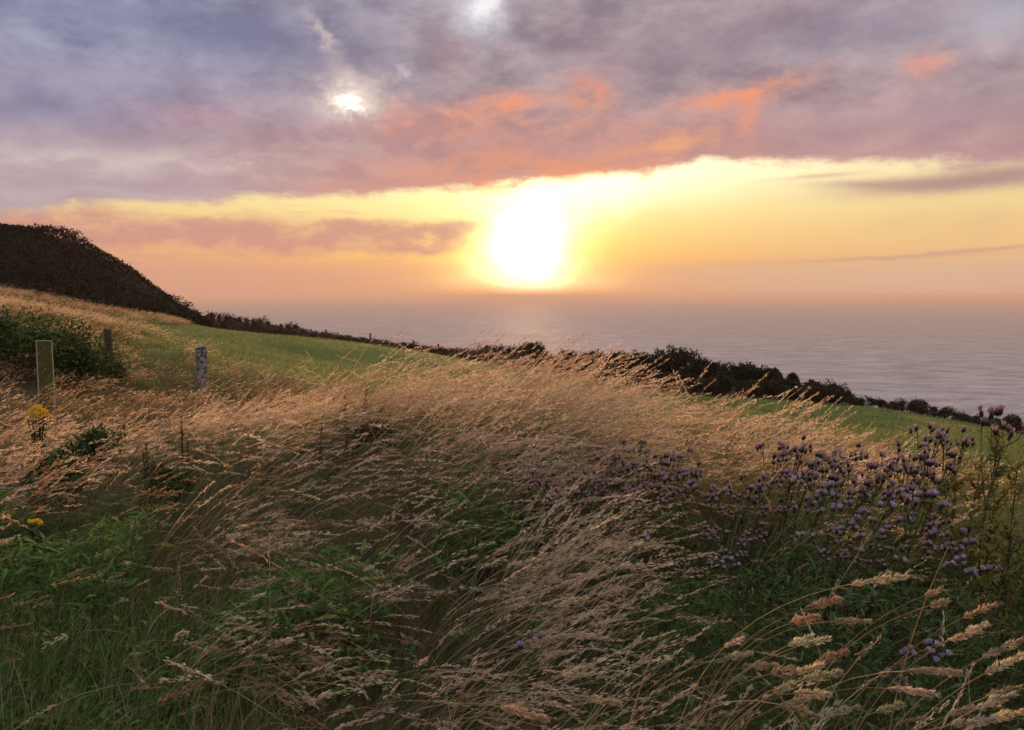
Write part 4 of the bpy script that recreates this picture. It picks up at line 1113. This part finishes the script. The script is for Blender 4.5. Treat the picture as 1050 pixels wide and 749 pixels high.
# ------------------------------------------------------------------ big grass plants in the foreground, each one a thing
def grass_plant(root_u, mid, tip, d0, d1, head, label, fluffy=1.0, pal=PLUME, bare=False, thick=.0034):
    """stalk from the ground through a point seen at mid to a tip seen at tip"""
    Tp, Mp = at(tip[0], tip[1], d1), at(mid[0], mid[1], (d0 + d1) / 2)
    B = at(root_u, 760, d0); B[2] = gz1(B[0], B[1]) - .02
    # quadratic curve through B, Mp, Tp, then evened out along its length
    l0, l1 = np.linalg.norm(Mp - B), np.linalg.norm(Tp - Mp); tm = l0 / (l0 + l1)
    C1 = (Mp - (1 - tm) ** 2 * B - tm ** 2 * Tp) / (2 * tm * (1 - tm))
    t = np.linspace(0, 1, 18)[:, None]
    pts = (1 - t) ** 2 * B + 2 * t * (1 - t) * C1 + t ** 2 * Tp
    al = np.concatenate([[0], np.cumsum(np.linalg.norm(np.diff(pts, axis=0), axis=1))]); al /= al[-1]
    pts = np.stack([np.interp(t[:, 0], al, pts[:, j]) for j in range(3)], 1)
    root = empty('grass_stalk', tuple(B)); tag(root, label, 'grass stalk', 'large seeding grass stalks in the foreground')
    r = np.random.default_rng(int(tip[0] * 5 + tip[1]))
    loc = pts - B
    sc_ = pick(STRAW, 1)[0]
    st = MB(); st.tube(loc, np.linspace(thick * .6, thick * .22, 18), sc_, 6); st.build('stem', M['straw'], root, True)
    if not bare:
        hd = MB(); Lc = np.linalg.norm(np.diff(loc, axis=0), axis=1).sum(); q0 = 1 - min(.6, head / Lc)
        k = int(260 * fluffy * head / .10)
        q = q0 + (1 - q0) * r.random(k); prof = np.sin(np.clip((q - q0) / (1 - q0), 0, 1) ** .8 * math.pi) ** .6
        P_ = np.stack([np.interp(q, t[:, 0], loc[:, j]) for j in range(3)], 1)
        tan = np.stack([np.interp(q, t[:, 0], np.gradient(loc[:, j])) for j in range(3)], 1); tan /= np.linalg.norm(tan, axis=1, keepdims=True)
        rr = r.standard_normal((k, 3)); rr -= tan * (rr * tan).sum(1, keepdims=True); rr /= np.linalg.norm(rr, axis=1, keepdims=True)
        lob = np.clip(.55 + .55 * np.sin(q * 110 + 3 * np.sin(q * 37 + tip[0])), .08, 1.2)
        P_ += rr * (.0064 * fluffy * prof * lob * np.sqrt(r.random(k)))[:, None]
        dd = tan * .85 + rr * .55 + r.standard_normal((k, 3)) * .12; dd /= np.linalg.norm(dd, axis=1, keepdims=True)
        base_c = pick(pal, 1)[0]
        spikelets(hd, P_, dd, r.uniform(.007, .014, k), r.uniform(.0018, .0034, k), np.clip(base_c * (1 + .16 * r.standard_normal((k, 1))), .02, .9))
        hd.build('seed_head', M['straw'], root)
    for i in range(2):
        lf = MB(); q = r.uniform(.12, .45); p0 = np.array([np.interp(q, t[:, 0], loc[:, j]) for j in range(3)])
        pos, tn = curve_pts(p0[None], np.array([r.uniform(.16, .30)]), np.array([R(20) + r.normal() * .7]), np.array([R(25)]), np.array([R(100)]), np.array([1.2]), 6)
        ribbons(lf, pos, tn, np.array([.0055]), sc_[None] * np.array([[.85, .95, .8]]), .05)
        lf.build('leaf', M['straw'], root)

TAN = np.array([[.58, .49, .36], [.50, .42, .31], [.62, .54, .42], [.46, .36, .26]])
RUSTP = np.array([[.56, .38, .26], [.52, .34, .24]])
for a in [
    (690, (800, 622), (928, 592), 2.2, 1.95, .13, 'longest pale grass head arching right over the dark undergrowth', 1.15, TAN),
    (700, (800, 635), (862, 614), 2.1, 1.9, .10, 'rusty grass head just under the longest arching one', 1.5, RUSTP),
    (705, (795, 645), (838, 632), 2.05, 1.85, .09, 'thick rusty grass head left of the pale drooping one', 1.7, RUSTP),
    (735, (830, 640), (892, 637), 2.0, 1.8, .09, 'pale drooping grass head below the rusty pair', 1.0, TAN),
    (870, (905, 632), (966, 604), 2.0, 1.85, .045, 'small pale grass head at the side of the arching bare stalk', .9, TAN),
    (868, (905, 640), (972, 616), 2.0, 1.85, .045, 'small pale grass head second under the arching bare stalk', .9, TAN),
    (905, (960, 648), (1020, 620), 1.9, 1.75, .08, 'slim pale grass head reaching towards the white blue thistles', .9, TAN),
    (890, (950, 665), (1005, 648), 1.8, 1.7, .07, 'slim grass head below the one reaching to the white blue thistles', .9, TAN),
    (900, (980, 690), (1052, 655), 1.75, 1.6, .10, 'pale grass head leaving the picture at the right, upper one', 1.0, TAN),
    (905, (985, 705), (1050, 672), 1.7, 1.55, .09, 'pale grass head leaving the picture at the right, under the upper one', 1.0, TAN),
    (830, (900, 690), (985, 690), 1.75, 1.6, .10, 'grass head crossing low in front of the lowest purple thistle', 1.2, TAN),
    (820, (880, 705), (960, 712), 1.7, 1.55, .09, 'drooping grass head beneath the one before the lowest purple thistle', 1.2, TAN),
    (760, (820, 690), (868, 668), 1.8, 1.65, .09, 'thick tan grass head highest of the bunch at the bottom right', 1.4, TAN),
    (750, (810, 700), (862, 690), 1.75, 1.6, .09, 'thick tan grass head second in the bunch at the bottom right', 1.4, TAN),
    (740, (800, 712), (850, 712), 1.7, 1.55, .08, 'thick tan grass head drooping in the middle of the bottom right bunch', 1.4, TAN),
    (735, (790, 720), (838, 734), 1.65, 1.5, .08, 'thick tan grass head drooping lowest in the bottom right bunch', 1.4, TAN),
    (690, (760, 690), (832, 652), 1.85, 1.7, .06, 'small pale grass head between the rusty ones and the bottom bunch', .9, TAN),
    (640, (700, 690), (762, 655), 1.9, 1.8, .05, 'thin grass head over the dark undergrowth left of the rusty ones', .8, TAN),
    (470, (520, 650), (600, 612), 2.3, 2.2, .10, 'pale grass head pointing right into the dark undergrowth, highest of the middle ones', 1.0, TAN),
    (440, (500, 690), (575, 652), 2.1, 2.0, .09, 'pale grass head under the highest of the middle ones', 1.0, TAN),
    (480, (540, 715), (636, 722), 1.8, 1.7, .10, 'pale drooping grass head at the bottom edge, left of the bare slanting stalks', 1.0, TAN),
    (400, (470, 720), (560, 738), 1.7, 1.6, .10, 'pale grass head touching the bottom edge in the middle', 1.1, TAN),
    (930, (985, 735), (1040, 712), 1.6, 1.5, .08, 'tan grass head in the bottom right corner, upper one', 1.3, TAN),
    (920, (965, 745), (1020, 738), 1.55, 1.45, .08, 'tan grass head in the bottom right corner, lower one', 1.3, TAN),
]:
    grass_plant(*a)
bun = [(770, 640, 668), (795, 668, 676), (815, 690, 684), (842, 702, 680), (812, 728, 704), (838, 742, 715), (880, 742, 722), (925, 738, 726),
       (948, 728, 738), (998, 728, 728), (1046, 700, 700), (1050, 735, 730), (850, 660, 655), (1012, 640, 638)]
for i_, (u_, mv, tv_) in enumerate(bun):
    dd_ = 1.45 + .5 * random.random()
    grass_plant(u_ - random.uniform(110, 170), (u_ - 48 + random.uniform(-10, 10), tv_ + random.uniform(8, 26)), (u_, tv_ + random.uniform(-4, 6)), dd_ + .15, dd_, random.uniform(.05, .09),
                'tan grass head crowded into the bunch along the bottom right edge', random.uniform(.8, 1.3), TAN, thick=.0028)
grass_plant(925, (935, 655), (972, 562), 2.0, 2.0, 0, 'arching bare pale stalk that ends at a purple thistle', bare=True, thick=.0045)
grass_plant(640, (652, 720), (670, 668), 1.7, 1.7, 0, 'thin bare white stalk slanting up at the bottom edge', bare=True, thick=.0040)
grass_plant(600, (610, 735), (640, 705), 1.7, 1.65, 0, 'short bare stalk left of the thin white slanting one', bare=True, thick=.0036)
